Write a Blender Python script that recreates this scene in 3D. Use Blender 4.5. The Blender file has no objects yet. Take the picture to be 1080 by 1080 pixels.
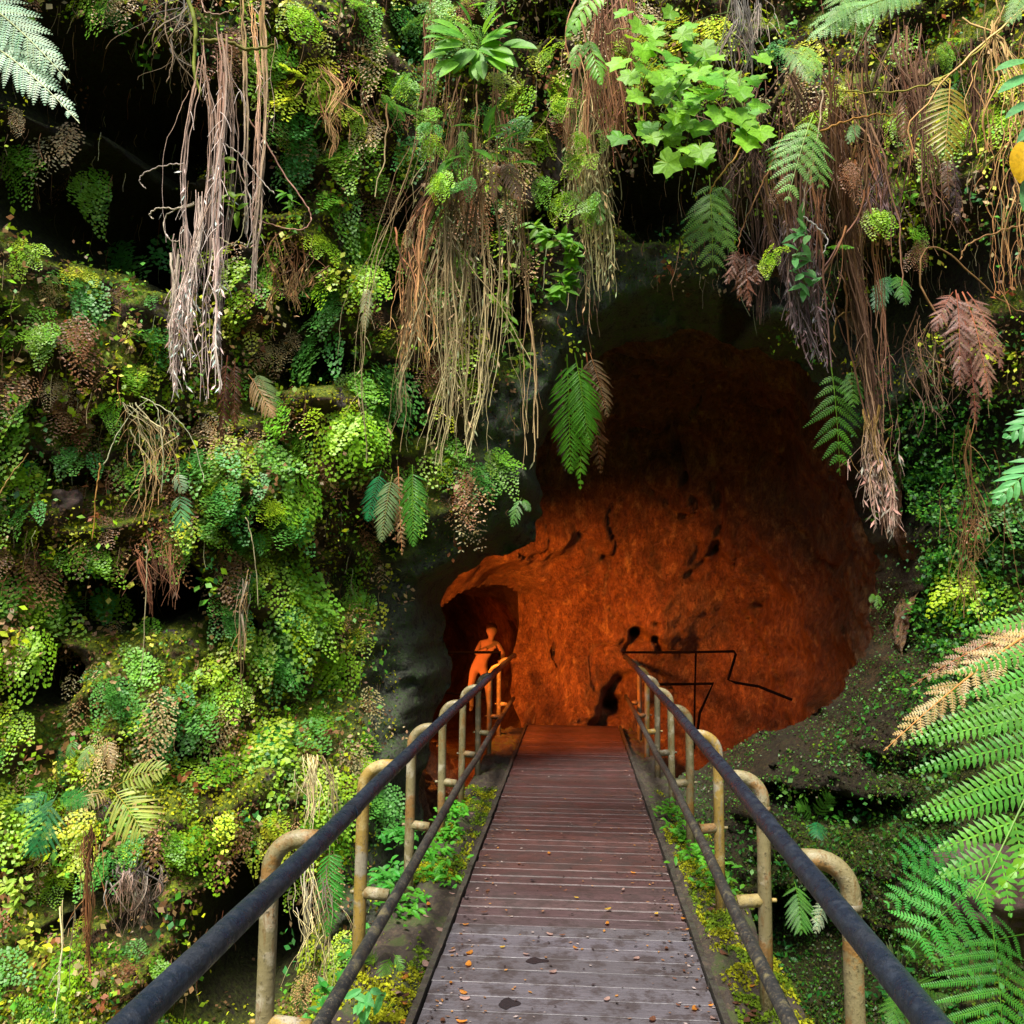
import bpy, math, random
import numpy as np
from mathutils import Vector, Matrix

random.seed(7)
rng = np.random.default_rng(7)
sc = bpy.context.scene
COL = sc.collection
PI = math.pi
MC = {}

# ------------------------------------------------------------------ camera
FPX = 900.0
VPU, VPV = 606.0, 633.0
CAM = np.array([0.0, 0.0, 1.8])
_a = np.array([VPU-540, -(VPV-540), -FPX]); _a /= np.linalg.norm(_a)
_up = np.array([0.0, 1.0, 0.0])
_z = _up-_up.dot(_a)*_a; _z /= np.linalg.norm(_z)
_x = np.cross(_a, _z)
R = np.array([_x, _a, _z])


def at(u, v, Y):
    """point on the vertical plane at distance Y that is seen at photo pixel (u, v)"""
    d = R @ np.array([u-540, -(v-540), -FPX])
    return CAM+d*(Y/d[1])


def at_n(u, v, Y):
    c = np.stack([u-540, -(v-540), np.full_like(u, -FPX)], 1)
    d = c @ R.T
    return CAM+d*(Y/d[:, 1])[:, None]


def proj(P):
    c = (P-CAM) @ R
    return 540+FPX*c[:, 0]/-c[:, 2], 540-FPX*c[:, 1]/-c[:, 2]


cd = bpy.data.cameras.new("camera")
cam = bpy.data.objects.new("camera", cd)
COL.objects.link(cam)
cd.sensor_width = 36; cd.lens = 36*FPX/1080; cd.clip_start = 0.05; cd.clip_end = 2000
m4 = np.eye(4); m4[:3, :3] = R; m4[:3, 3] = CAM
cam.matrix_world = Matrix(m4.tolist())
sc.camera = cam


# ------------------------------------------------------------------ noise
def _hash(ix, iy, iz, seed):
    h = (ix*374761393+iy*668265263+iz*2147483647+seed*1274126177) & 0xFFFFFFFF
    h = ((h ^ (h >> 13))*1274126177) & 0xFFFFFFFF
    h = (h ^ (h >> 16)) & 0xFFFFFFFF
    return h/4294967295.0


def vnoise(x, y, z, seed=0):
    x, y, z = np.broadcast_arrays(np.asarray(x, float), np.asarray(y, float), np.asarray(z, float))
    xi = np.floor(x).astype(np.int64); yi = np.floor(y).astype(np.int64); zi = np.floor(z).astype(np.int64)
    fx = x-xi; fy = y-yi; fz = z-zi
    fx = fx*fx*(3-2*fx); fy = fy*fy*(3-2*fy); fz = fz*fz*(3-2*fz)
    r = 0
    for dx in (0, 1):
        for dy in (0, 1):
            for dz in (0, 1):
                w = (fx if dx else 1-fx)*(fy if dy else 1-fy)*(fz if dz else 1-fz)
                r = r+w*_hash(xi+dx, yi+dy, zi+dz, seed)
    return r*2-1


def fbm(x, y, z, oct=4, seed=0, gain=0.5):
    a, s, r = 1.0, 1.0, 0
    for o in range(oct):
        r = r+a*vnoise(x*s+o*17.3, y*s+o*5.1, z*s, seed+o)
        a *= gain; s *= 2.03
    return r


def sstep(e0, e1, x):
    t = np.clip((x-e0)/(e1-e0), 0, 1)
    return t*t*(3-2*t)


# ------------------------------------------------------------------ objects
def tag(o, label=None, cat=None, group=None, kind=None):
    if label: o['label'] = label
    if cat: o['category'] = cat
    if group: o['group'] = group
    if kind: o['kind'] = kind
    return o


def mesh_obj(name, verts, faces, mat, parent=None, tint=None, smooth=False, origin=None):
    """verts (n,3); faces list of tuples or array (m,k)"""
    verts = np.asarray(verts, float)
    if origin is not None:
        verts = verts-np.asarray(origin)
    me = bpy.data.meshes.new(name)
    if isinstance(faces, np.ndarray) and len(faces):
        k = faces.shape[1]
        me.vertices.add(len(verts)); me.vertices.foreach_set("co", verts.astype(np.float32).ravel())
        me.loops.add(faces.size); me.loops.foreach_set("vertex_index", faces.astype(np.int32).ravel())
        me.polygons.add(len(faces))
        me.polygons.foreach_set("loop_start", np.arange(0, faces.size, k, dtype=np.int32))
        me.polygons.foreach_set("loop_total", np.full(len(faces), k, dtype=np.int32))
        me.update(calc_edges=True)
    else:
        me.from_pydata([tuple(v) for v in verts], [], [tuple(int(i) for i in f) for f in faces])
        me.update()
    if tint is not None:
        ca = me.color_attributes.new("tint", 'FLOAT_COLOR', 'POINT')
        t = np.ones((len(verts), 4), np.float32); t[:, :3] = tint
        ca.data.foreach_set("color", t.ravel())
    if smooth:
        me.polygons.foreach_set("use_smooth", np.ones(len(me.polygons), bool))
    me.materials.append(mat)
    o = bpy.data.objects.new(name, me)
    COL.objects.link(o)
    if origin is not None: o.location = tuple(float(c) for c in origin)
    if parent is not None:
        o.parent = parent
        o.location = Vector(o.location)-Vector(parent.location)
    return o


def empty(name, loc):
    o = bpy.data.objects.new(name, None)
    o.empty_display_size = 0.1
    o.location = tuple(float(c) for c in loc)
    COL.objects.link(o)
    return o


class MB:
    """collects vertices, quads/tris and tints"""
    def __init__(s): s.v = []; s.f = []; s.c = []

    def add(s, vs, fs, c):
        b = len(s.v)
        s.v.extend(vs); s.f.extend([tuple(b+i for i in f) for f in fs]); s.c.extend([c]*len(vs) if not isinstance(c, list) else c)

    def build(s, name, mat, parent=None, smooth=False, origin=None):
        return mesh_obj(name, np.array([tuple(v) for v in s.v]), s.f, mat, parent, np.array(s.c) if s.c else None, smooth, origin)


# ------------------------------------------------------------------ materials
def nt(name):
    m = bpy.data.materials.new(name); m.use_nodes = True
    t = m.node_tree; t.nodes.clear()
    return m, t


def N(t, typ, **kw):
    n = t.nodes.new(typ)
    for k, v in kw.items():
        if k.startswith('i_'): n.inputs[k[2:].replace('_', ' ')].default_value = v
        else: setattr(n, k, v)
    return n


def noise(t, co, scale, detail=6, rough=0.55, dist=0.0):
    n = N(t, 'ShaderNodeTexNoise'); n.inputs['Scale'].default_value = scale; n.inputs['Detail'].default_value = detail
    n.inputs['Roughness'].default_value = rough; n.inputs['Distortion'].default_value = dist
    t.links.new(co, n.inputs['Vector']); return n.outputs['Fac']


def ramp(t, fac, stops, interp='LINEAR'):
    r = N(t, 'ShaderNodeValToRGB'); r.color_ramp.interpolation = interp
    e = r.color_ramp.elements
    while len(e) < len(stops): e.new(0.5)
    for i, (p, c) in enumerate(stops):
        e[i].position = p; e[i].color = (c[0], c[1], c[2], 1) if not isinstance(c, (int, float)) else (c, c, c, 1)
    t.links.new(fac, r.inputs['Fac']); return r.outputs['Color']


def mixc(t, fac, a, b, mode='MIX'):
    n = N(t, 'ShaderNodeMix', data_type='RGBA', blend_type=mode)
    for sock, val in ((n.inputs['Factor'], fac), (n.inputs['A'], a), (n.inputs['B'], b)):
        if isinstance(val, (int, float)): sock.default_value = val
        elif isinstance(val, tuple): sock.default_value = (val[0], val[1], val[2], 1)
        else: t.links.new(val, sock)
    return n.outputs['Result']


def math_n(t, op, a, b=0.0, clamp=False):
    n = N(t, 'ShaderNodeMath', operation=op); n.use_clamp = clamp
    for s, val in ((n.inputs[0], a), (n.inputs[1], b)):
        if isinstance(val, (int, float)): s.default_value = val
        else: t.links.new(val, s)
    return n.outputs[0]


def leaf_mat(name, rough=0.45, transl=0.35, spec=0.4):
    """leaves: colour comes from the leaf's own tint"""
    m, t = nt(name)
    at_ = N(t, 'ShaderNodeAttribute', attribute_name='tint')
    co = N(t, 'ShaderNodeTexCoord').outputs['Object']
    oi = N(t, 'ShaderNodeObjectInfo')
    nz = noise(t, co, 9.0, 4)
    k = ramp(t, nz, [(0.25, 0.62), (0.55, 1.0), (0.8, 1.25)])
    c = mixc(t, 1.0, at_.outputs['Color'], k, 'MULTIPLY')
    hs = N(t, 'ShaderNodeHueSaturation'); t.links.new(c, hs.inputs['Color'])
    t.links.new(math_n(t, 'MULTIPLY_ADD', oi.outputs['Random'], 0.3), hs.inputs['Value'])
    hs.inputs['Value'].default_value = 1
    vv = N(t, 'ShaderNodeMapRange'); t.links.new(oi.outputs['Random'], vv.inputs[0]); vv.inputs[3].default_value = 0.8; vv.inputs[4].default_value = 1.2
    t.links.new(vv.outputs[0], hs.inputs['Value'])
    p = N(t, 'ShaderNodeBsdfPrincipled'); p.inputs['Roughness'].default_value = rough
    p.inputs['Specular IOR Level'].default_value = spec
    t.links.new(hs.outputs[0], p.inputs['Base Color'])
    tr = N(t, 'ShaderNodeBsdfTranslucent')
    g = N(t, 'ShaderNodeHueSaturation'); t.links.new(hs.outputs[0], g.inputs['Color']); g.inputs['Value'].default_value = 1.5; g.inputs['Hue'].default_value = 0.475
    t.links.new(g.outputs[0], tr.inputs['Color'])
    mx = N(t, 'ShaderNodeMixShader'); mx.inputs[0].default_value = transl
    t.links.new(p.outputs[0], mx.inputs[1]); t.links.new(tr.outputs[0], mx.inputs[2])
    o = N(t, 'ShaderNodeOutputMaterial'); t.links.new(mx.outputs[0], o.inputs[0])
    return m


def bump(t, p, h, strength=0.5, dist=0.02):
    b = N(t, 'ShaderNodeBump'); b.inputs['Strength'].default_value = strength; b.inputs['Distance'].default_value = dist
    t.links.new(h, b.inputs['Height']); t.links.new(b.outputs[0], p.inputs['Normal'])


def done(t, p):
    o = N(t, 'ShaderNodeOutputMaterial'); t.links.new(p.outputs[0], o.inputs[0])


M_LEAF = leaf_mat('leaf')
M_GLOSSY = leaf_mat('glossy_leaf', 0.5, 0.38, 0.3)
M_MOSS = leaf_mat('moss_tuft', 0.8, 0.25, 0.1)
M_ROOT = leaf_mat('root_fibre', 0.7, 0.0, 0.2)


def m_cliff():
    m, t = nt('cliff_soil')
    g = N(t, 'ShaderNodeNewGeometry'); co = g.outputs['Position']
    p = N(t, 'ShaderNodeBsdfPrincipled')
    n1 = noise(t, co, 1.6, 8, 0.6); n2 = noise(t, co, 6.0, 8, 0.65); n3 = noise(t, co, 30.0, 6, 0.7); n4 = noise(t, co, 3.1, 5, 0.6, 0.6)
    soil = ramp(t, n2, [(0.3, (0.012, 0.008, 0.005)), (0.5, (0.045, 0.026, 0.014)), (0.65, (0.11, 0.062, 0.035)), (0.8, (0.05, 0.03, 0.02))])
    moss = ramp(t, n3, [(0.3, (0.02, 0.04, 0.004)), (0.5, (0.10, 0.14, 0.01)), (0.62, (0.22, 0.24, 0.015)), (0.75, (0.09, 0.17, 0.015))])
    sx = N(t, 'ShaderNodeSeparateXYZ'); t.links.new(g.outputs['Normal'], sx.inputs[0])
    f = math_n(t, 'ADD', math_n(t, 'MULTIPLY', sx.outputs[2], 0.35), n1)
    mf = ramp(t, f, [(0.46, 0.0), (0.60, 1.0)])
    c = mixc(t, mf, soil, moss)
    rock = ramp(t, n3, [(0.3, (0.03, 0.026, 0.028)), (0.55, (0.11, 0.085, 0.08)), (0.75, (0.20, 0.15, 0.14))])
    rf = ramp(t, n4, [(0.63, 0.0), (0.68, 1.0)])
    c = mixc(t, rf, c, rock)
    # bare rock of the cave mouth (attribute set on the mesh)
    av = N(t, 'ShaderNodeAttribute', attribute_name='bare')
    n23 = math_n(t, 'ADD', math_n(t, 'MULTIPLY', n2, .45), math_n(t, 'MULTIPLY', n3, .55))
    brock = ramp(t, n23, [(0.34, (0.010, 0.012, 0.008)), (0.44, (0.045, 0.05, 0.036)), (0.50, (0.095, 0.098, 0.075)), (0.54, (0.045, 0.10, 0.02)), (0.62, (0.13, 0.12, 0.095))])
    rust = ramp(t, n23, [(0.36, (0.006, 0.003, 0.002)), (0.45, (0.026, 0.011, 0.005)), (0.50, (0.012, 0.016, 0.004)), (0.55, (0.055, 0.022, 0.009)), (0.62, (0.016, 0.032, 0.006))])
    ru = N(t, 'ShaderNodeAttribute', attribute_name='rust')
    brock = mixc(t, ru.outputs['Fac'], brock, rust)
    so_ = N(t, 'ShaderNodeAttribute', attribute_name='soil')  # recess shade put into the colour as near-black soil; bank soil dark too
    shade_soil = ramp(t, n3, [(0.38, (0.005, 0.003, 0.002)), (0.5, (0.018, 0.010, 0.006)), (0.57, (0.010, 0.020, 0.004)), (0.66, (0.034, 0.018, 0.009))])
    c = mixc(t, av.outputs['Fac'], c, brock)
    c = mixc(t, math_n(t, 'MULTIPLY', so_.outputs['Fac'], .9), c, shade_soil)
    t.links.new(c, p.inputs['Base Color'])
    p.inputs['Roughness'].default_value = 0.75
    p.inputs['Specular IOR Level'].default_value = 0.25
    h = math_n(t, 'ADD', math_n(t, 'MULTIPLY', n3, 0.5), n2)
    bump(t, p, h, 0.9, 0.06)
    done(t, p); return m


def m_cave():
    m, t = nt('cave_rock')
    g = N(t, 'ShaderNodeNewGeometry'); co = g.outputs['Position']
    mp = N(t, 'ShaderNodeMapping'); mp.inputs['Scale'].default_value = (1, 1, 0.55); mp.inputs['Rotation'].default_value = (0.0, 0.35, 0)
    t.links.new(co, mp.inputs['Vector'])
    p = N(t, 'ShaderNodeBsdfPrincipled')
    n1 = noise(t, co, 1.3, 6); n2 = noise(t, mp.outputs[0], 11.0, 8, 0.75, 0.0); n3 = noise(t, mp.outputs[0], 42.0, 6, 0.8); n4 = noise(t, co, 2.6, 8, 0.65, 0.8); n6 = noise(t, mp.outputs[0], 6.0, 8, 0.75, 0.2)
    nm = math_n(t, 'ADD', math_n(t, 'MULTIPLY', n2, 0.5), math_n(t, 'MULTIPLY', n3, 0.5))
    c = ramp(t, nm, [(0.36, (0.03, 0.012, 0.006)), (0.46, (0.12, 0.052, 0.022)), (0.53, (0.22, 0.105, 0.04)), (0.60, (0.38, 0.21, 0.08)), (0.68, (0.60, 0.40, 0.18))])
    c = mixc(t, ramp(t, n1, [(0.35, 0.75), (0.6, 0.0)]), c, mixc(t, 1.0, c, (0.5, 0.42, 0.4), 'MULTIPLY'))
    c = mixc(t, ramp(t, n6, [(0.55, 0.0), (0.66, 0.75)]), c, mixc(t, nm, (0.10, 0.05, 0.02), (0.75, 0.52, 0.20)))
    c = mixc(t, ramp(t, n3, [(0.36, 0.8), (0.42, 0.0)]), c, (0.015, 0.007, 0.004))
    # green algae low down near the daylight
    sx = N(t, 'ShaderNodeSeparateXYZ'); t.links.new(co, sx.inputs[0])
    yy = N(t, 'ShaderNodeMapRange'); t.links.new(sx.outputs[1], yy.inputs[0]); yy.inputs[1].default_value = 11.6; yy.inputs[2].default_value = 9.0
    zz = N(t, 'ShaderNodeMapRange'); t.links.new(sx.outputs[2], zz.inputs[0]); zz.inputs[1].default_value = 2.6; zz.inputs[2].default_value = 0.4
    xx = N(t, 'ShaderNodeMapRange'); t.links.new(sx.outputs[0], xx.inputs[0]); xx.inputs[1].default_value = 1.4; xx.inputs[2].default_value = 3.0
    al = math_n(t, 'MULTIPLY', math_n(t, 'MULTIPLY', yy.outputs[0], zz.outputs[0]), xx.outputs[0])
    al = math_n(t, 'MULTIPLY', al, ramp(t, n4, [(0.40, 0.0), (0.56, 1.0)]))
    c = mixc(t, al, c, (0.035, 0.06, 0.012))
    t.links.new(c, p.inputs['Base Color'])
    p.inputs['Roughness'].default_value = 0.36
    p.inputs['Specular IOR Level'].default_value = 0.55
    h = math_n(t, 'ADD', math_n(t, 'MULTIPLY', n3, 0.8), math_n(t, 'ADD', n2, n4))
    bump(t, p, h, 1.0, 0.05)
    done(t, p); return m


def m_wood(name, cols, rough):
    m, t = nt(name)
    g = N(t, 'ShaderNodeNewGeometry'); co = g.outputs['Position']
    at_ = N(t, 'ShaderNodeAttribute', attribute_name='tint')
    mp = N(t, 'ShaderNodeMapping'); mp.inputs['Scale'].default_value = (1.2, 22, 22); t.links.new(co, mp.inputs['Vector'])
    p = N(t, 'ShaderNodeBsdfPrincipled')
    n1 = noise(t, mp.outputs[0], 3.0, 6, 0.6); n2 = noise(t, co, 3.5, 8, 0.65); n3 = noise(t, co, 60.0, 4, 0.7)
    c = ramp(t, n1, [(0.3, cols[0]), (0.7, cols[1])])
    c = mixc(t, 1.0, c, at_.outputs['Color'], 'MULTIPLY')
    c = mixc(t, ramp(t, n2, [(0.45, 0.0), (0.7, 0.6)]), c, cols[2])
    sy = N(t, 'ShaderNodeSeparateXYZ'); t.links.new(co, sy.inputs[0])
    wy = N(t, 'ShaderNodeMapRange'); t.links.new(sy.outputs[1], wy.inputs[0]); wy.inputs[1].default_value = 6.0; wy.inputs[2].default_value = 4.7; wy.inputs[4].default_value = 0.55
    c = mixc(t, wy.outputs[0], c, mixc(t, n1, (0.05, 0.043, 0.05), (0.12, 0.105, 0.115)))
    n5 = noise(t, co, 7.0, 8, 0.75)
    c = mixc(t, ramp(t, n5, [(0.48, 0.0), (0.58, 0.7)]), c, (0.03, 0.02, 0.018))
    c = mixc(t, ramp(t, n3, [(0.62, 0.0), (0.72, 0.5)]), c, (0.02, 0.012, 0.01))
    t.links.new(c, p.inputs['Base Color'])
    r = ramp(t, n2, [(0.35, rough), (0.65, rough+0.25)])
    t.links.new(r, p.inputs['Roughness'])
    bump(t, p, math_n(t, 'ADD', n1, math_n(t, 'MULTIPLY', n3, 0.5)), 0.35, 0.01)
    done(t, p); return m


def m_pipe(name, base, spots, rough, scale=14, cut=(0.52, 0.62)):
    m, t = nt(name)
    g = N(t, 'ShaderNodeNewGeometry'); co = g.outputs['Position']
    p = N(t, 'ShaderNodeBsdfPrincipled')
    n1 = noise(t, co, scale, 8, 0.65); n2 = noise(t, co, scale*0.5, 7, 0.65); n3 = noise(t, co, 70, 4, 0.7)
    c = mixc(t, ramp(t, n1, [(cut[0], 0.0), (cut[1], 1.0)]), base, spots[0])
    c = mixc(t, ramp(t, n2, [(0.53, 0.0), (0.58, 0.9)]), c, spots[1])
    c = mixc(t, ramp(t, n3, [(0.56, 0.0), (0.66, 0.8)]), c, spots[2])
    mp = N(t, 'ShaderNodeMapping'); mp.inputs['Scale'].default_value = (1, 1, .18); t.links.new(co, mp.inputs['Vector'])
    n4 = noise(t, mp.outputs[0], 38, 6, 0.7)
    c = mixc(t, ramp(t, n4, [(0.54, 0.0), (0.62, 0.65)]), c, mixc(t, 0.6, spots[2], spots[1]))
    t.links.new(c, p.inputs['Base Color'])
    t.links.new(ramp(t, n1, [(0.4, rough-.1), (0.6, rough+.25)]), p.inputs['Roughness'])
    bump(t, p, math_n(t, 'ADD', n3, n1), 0.6, 0.006)
    done(t, p); return m


def m_plain(name, c0, c1, rough, scale=20, em=0):
    m, t = nt(name)
    co = N(t, 'ShaderNodeTexCoord').outputs['Object']
    p = N(t, 'ShaderNodeBsdfPrincipled')
    c = ramp(t, noise(t, co, scale, 6), [(0.35, c0), (0.65, c1)])
    t.links.new(c, p.inputs['Base Color']); p.inputs['Roughness'].default_value = rough
    bump(t, p, noise(t, co, scale*3, 5), 0.3, 0.01)
    done(t, p); return m


M_CLIFF = m_cliff(); M_CAVE = m_cave()
M_DECK = m_wood('wet_boards', [(0.036, 0.018, 0.016), (0.088, 0.044, 0.040), (0.045, 0.024, 0.022)], 0.36)
M_DECKG = m_wood('grey_boards', [(0.07, 0.068, 0.078), (0.12, 0.115, 0.13), (0.05, 0.045, 0.05)], 0.34)
M_KERB = m_pipe('edge_strip', (0.03, 0.024, 0.02), [(0.075, 0.05, 0.035), (0.03, 0.028, 0.02), (0.05, 0.06, 0.02)], 0.6)
M_LEDGE = m_pipe('ledge_soil', (0.028, 0.02, 0.014), [(0.055, 0.04, 0.025), (0.035, 0.05, 0.01), (0.10, 0.06, 0.04)], 0.8, 9)
M_BLACK = m_pipe('black_rail_paint', (0.010, 0.016, 0.028), [(0.015, 0.022, 0.036), (0.012, 0.016, 0.024), (0.03, 0.034, 0.042)], 0.33, 20)
M_LOWER = m_pipe('worn_rail_paint', (0.022, 0.023, 0.024), [(0.13, 0.11, 0.05), (0.035, 0.033, 0.028), (0.16, 0.13, 0.08)], 0.5, 11, (0.55, 0.63))
M_POST = m_pipe('galvanised_post', (0.22, 0.185, 0.09), [(0.40, 0.36, 0.25), (0.24, 0.12, 0.025), (0.05, 0.04, 0.02)], 0.45, 10)
M_POSTG = m_pipe('olive_post', (0.12, 0.10, 0.055), [(0.26, 0.235, 0.17), (0.20, 0.12, 0.04), (0.05, 0.04, 0.03)], 0.5, 12)
M_POSTY = m_pipe('ochre_post', (0.30, 0.20, 0.045), [(0.42, 0.33, 0.13), (0.30, 0.27, 0.20), (0.09, 0.06, 0.03)], 0.45, 8)
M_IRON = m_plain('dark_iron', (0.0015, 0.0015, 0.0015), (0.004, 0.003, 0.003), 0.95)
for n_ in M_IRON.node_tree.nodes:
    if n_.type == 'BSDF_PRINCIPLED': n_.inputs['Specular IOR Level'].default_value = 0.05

# ------------------------------------------------------------------ cliff
mouth_px = [(420, 990), (424, 800), (430, 700), (440, 612), (480, 572), (535, 540), (550, 500), (542, 440), (580, 390), (622, 325), (650, 300),
            (720, 292), (800, 300), (880, 335), (940, 395), (975, 480), (992, 590), (985, 690), (910, 770), (810, 830), (730, 880), (710, 990)]
MOUTH = np.array([at(u, v, 8.0)[[0, 2]] for u, v in mouth_px])


def poly_sd(X, Z, P):
    """signed distance, positive inside"""
    d = np.full(X.shape, 1e9); ins = np.zeros(X.shape, bool)
    n = len(P)
    for i in range(n):
        a, b = P[i], P[(i+1) % n]
        ex, ez = b-a
        t = np.clip(((X-a[0])*ex+(Z-a[1])*ez)/(ex*ex+ez*ez), 0, 1)
        d = np.minimum(d, np.hypot(X-a[0]-t*ex, Z-a[1]-t*ez))
        c = ((a[1] > Z) != (b[1] > Z)) & (X < (b[0]-a[0])*(Z-a[1])/(b[1]-a[1]+1e-12)+a[0])
        ins ^= c
    return np.where(ins, d, -d)


HOLES = [(60, 50, 110, 62, 1.5), (90, 205, 112, 66, 2.0), (165, 110, 60, 60, 1.4), (120, 628, 82, 38, 1.1), (12, 722, 36, 40, 1.0), (240, 1020, 46, 72, 1.5), (40, 1000, 26, 16, .5), (215, 925, 20, 14, .5), (150, 925, 20, 14, .5),
         (182, 800, 28, 20, 0.6), (405, 255, 34, 55, 0.7), (325, 385, 45, 30, 0.8), (262, 170, 34, 60, 0.7), (535, 330, 26, 45, 0.7), (415, 410, 26, 40, 0.5),
         (965, 300, 60, 55, 0.9), (805, 62, 26, 30, 0.6), (572, 225, 20, 30, 0.5), (690, 200, 50, 40, 0.9), (830, 260, 60, 50, 0.9), (1010, 480, 50, 70, 0.8),
         (395, 560, 30, 40, 0.5), (80, 945, 70, 28, 0.5), (225, 660, 22, 25, 0.5), (180, 445, 30, 16, 0.3), (300, 300, 26, 40, 0.6), (500, 255, 22, 22, 0.4),
         (380, 80, 30, 25, 0.3), (890, 860, 70, 16, 0.6), (870, 1010, 60, 40, 0.7), (570, 30, 25, 25, 0.4), (320, 720, 30, 14, 0.35), (60, 500, 50, 14, 0.3),
         (345, 620, 20, 30, 0.35), (130, 990, 30, 25, 0.4), (990, 610, 14, 30, 0.3), (430, 30, 20, 30, 0.4), (240, 540, 18, 18, 0.35)]
HX = []


def cliff_raw(X, Z):
    Y = np.full(X.shape, 8.0)
    Xw = X+0.25*vnoise(X*0.8, Z*0.8, 3.1, 5)
    Y += np.where(Xw < -1.3, 0.72*(Xw+1.3), 0)
    Y -= np.where(Xw < -4.0, 0.5*(-4.0-Xw), 0)
    Y -= np.where(Xw > 3.15, 1.7*(Xw-3.15), 0)
    Y = np.maximum(Y, 2.2)
    Y -= 0.20*np.clip(Z-3.8, 0, 6)
    # banks that come towards the viewer low down
    lf = sstep(-0.9, -1.6, X)
    Y -= lf*0.55*np.clip(0.9-Z, 0, 5)
    line = 0.35+0.62*(X-1.0)
    rt = sstep(0.85, 1.5, X)
    Y -= rt*0.55*np.clip(line-Z, 0, 4.5)
    mid = 1-sstep(-1.6, -1.2, X)*0-np.maximum(lf, rt)
    Y -= mid*0.9*np.clip(-0.9-Z, 0, 5)
    # ledges: bulge out going down, then cut back sharply
    w = 0.9*fbm(X*0.8, Z*0.6, 1.7, 3, 11)
    s = (Z+w)/0.95; fr = s-np.floor(s)
    amp = 0.19*(0.6+0.6*vnoise(X*0.9, Z*0.9, 9.0, 21))
    Y -= amp*(np.clip((1-fr)*1.25, 0, 1)*sstep(0.0, 0.22, fr)-0.4)
    w2 = 0.6*fbm(X*1.9, Z*1.4, 4.7, 3, 31)
    s2 = (Z+w2)/0.37; fr2 = s2-np.floor(s2)
    Y -= 0.08*((1-fr2)*sstep(0.0, 0.25, fr2)-0.4)
    Y -= 0.34*fbm(X*1.1, Z*1.1, 0.5, 4, 41)
    Y -= 0.10*np.abs(fbm(X*4.5, Z*4.5, 0.5, 4, 51))
    rec = np.zeros(X.shape)
    for (hx, hz, rx, rz, dp) in HX:
        jx = 0.22*rx*vnoise(X*3, Z*3, 1.0, 61); jz = 0.3*rz*vnoise(X*3, Z*3, 7.0, 62)
        q = ((X-hx+jx)/rx)**2+((Z-hz+jz)/rz)**2
        rec = np.maximum(rec, dp*np.exp(-q*q))
    Y += rec*1.15
    return Y, rec


hx_ = []
for (u, v, ru, rv, dp) in HOLES:
    Yr = 7.0
    for _ in range(6):
        p = at(u, v, Yr); yc = cliff_raw(np.array([p[0]]), np.array([p[2]]))[0][0]; Yr = .5*Yr+.5*float(yc)
    p = at(u, v, Yr); hx_.append((p[0], p[2], ru*Yr/FPX, rv*Yr/FPX, dp))
HX.extend(hx_)
STEP = 0.036
gx = np.arange(-7.5, 7.0, STEP); gz = np.arange(-4.2, 9.2, STEP)
GX, GZ = np.meshgrid(gx, gz)
jn = 0.10*fbm(GX*2.2, GZ*2.2, 2.0, 4, 71)
SD = poly_sd(GX, GZ, MOUTH)+jn
GY, REC = cliff_raw(GX, GZ)
lip = np.exp(-np.clip(-SD, 0, 9)/0.28)
Ym = 8.05+0.12*fbm(GX*3, GZ*3, 0.3, 4, 77)
bl = np.exp(-np.clip(-SD, 0, 9)**2/0.5)*sstep(0.2, 1.2, GZ+0.0*GX)
GY = GY*(1-0.55*bl)+Ym*0.55*bl
GY = GY+0.30*lip+np.clip(SD, 0, 1)*5.5
rk = np.exp(-np.clip(np.abs(SD)-.25, 0, 9)/.25)
GY = GY-rk*(.17*np.abs(fbm(GX*2.6, GZ*2.6, 5.5, 5, 78, .55))+.05*np.abs(fbm(GX*11, GZ*11, 5.5, 3, 79))-.08)
bk = sstep(.9, 1.6, GX)*sstep(1.5, .3, GZ-.62*(GX-1.0))
GY = GY-bk*(.16*fbm(GX*3.2, GZ*4.5, 6.5, 5, 73, .65)+.05*fbm(GX*13, GZ*13, 6.5, 2, 74))
BARE = np.exp(-np.clip(-SD-0.22, 0, 9)/0.12)
LEFTJ = (GX < 0.2)
BARE = np.where(LEFTJ & (GZ < 3.4), np.exp(-np.clip(-SD-0.24, 0, 9)/0.14), BARE)
PV = np.stack([GX, GY, GZ], -1)
nz_, nx_ = GX.shape
idx = np.arange(nz_*nx_).reshape(nz_, nx_)
q = np.stack([idx[:-1, :-1], idx[:-1, 1:], idx[1:, 1:], idx[1:, :-1]], -1).reshape(-1, 4)
CUT = 0.17
keep = (SD.reshape(-1)[q].min(1) < CUT)
q = q[keep]
gsx = np.gradient(SD, STEP, axis=1); gsz = np.gradient(SD, STEP, axis=0); gl = np.hypot(gsx, gsz)+1e-6
ov = SD > CUT
mv = np.where(ov, np.minimum(SD-CUT, .06), 0)
PV = PV.copy(); PV[..., 0] -= mv*gsx/gl; PV[..., 2] -= mv*gsz/gl
PV[..., 1] = np.where(ov, PV[..., 1]-(SD-CUT)*5.5, PV[..., 1])
used = np.unique(q); remap = -np.ones(nz_*nx_, int); remap[used] = np.arange(len(used))
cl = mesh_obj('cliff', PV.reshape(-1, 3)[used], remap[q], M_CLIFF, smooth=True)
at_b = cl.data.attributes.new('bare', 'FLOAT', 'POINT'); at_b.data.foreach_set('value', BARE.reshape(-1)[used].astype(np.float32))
SHADE_SOIL = np.clip(sstep(.12, .4, REC)+sstep(.9, 1.6, GX)*sstep(.2, -.5, GZ-.62*(GX-1.0)+.3*vnoise(GX*2, GZ*2, 0, 8))*.85, 0, 1)  # recesses get shade mixed into their colour; low right bank gets dark soil
RUST = sstep(.6, 1.6, GX)*sstep(3.5, 2.0, GZ)
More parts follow.
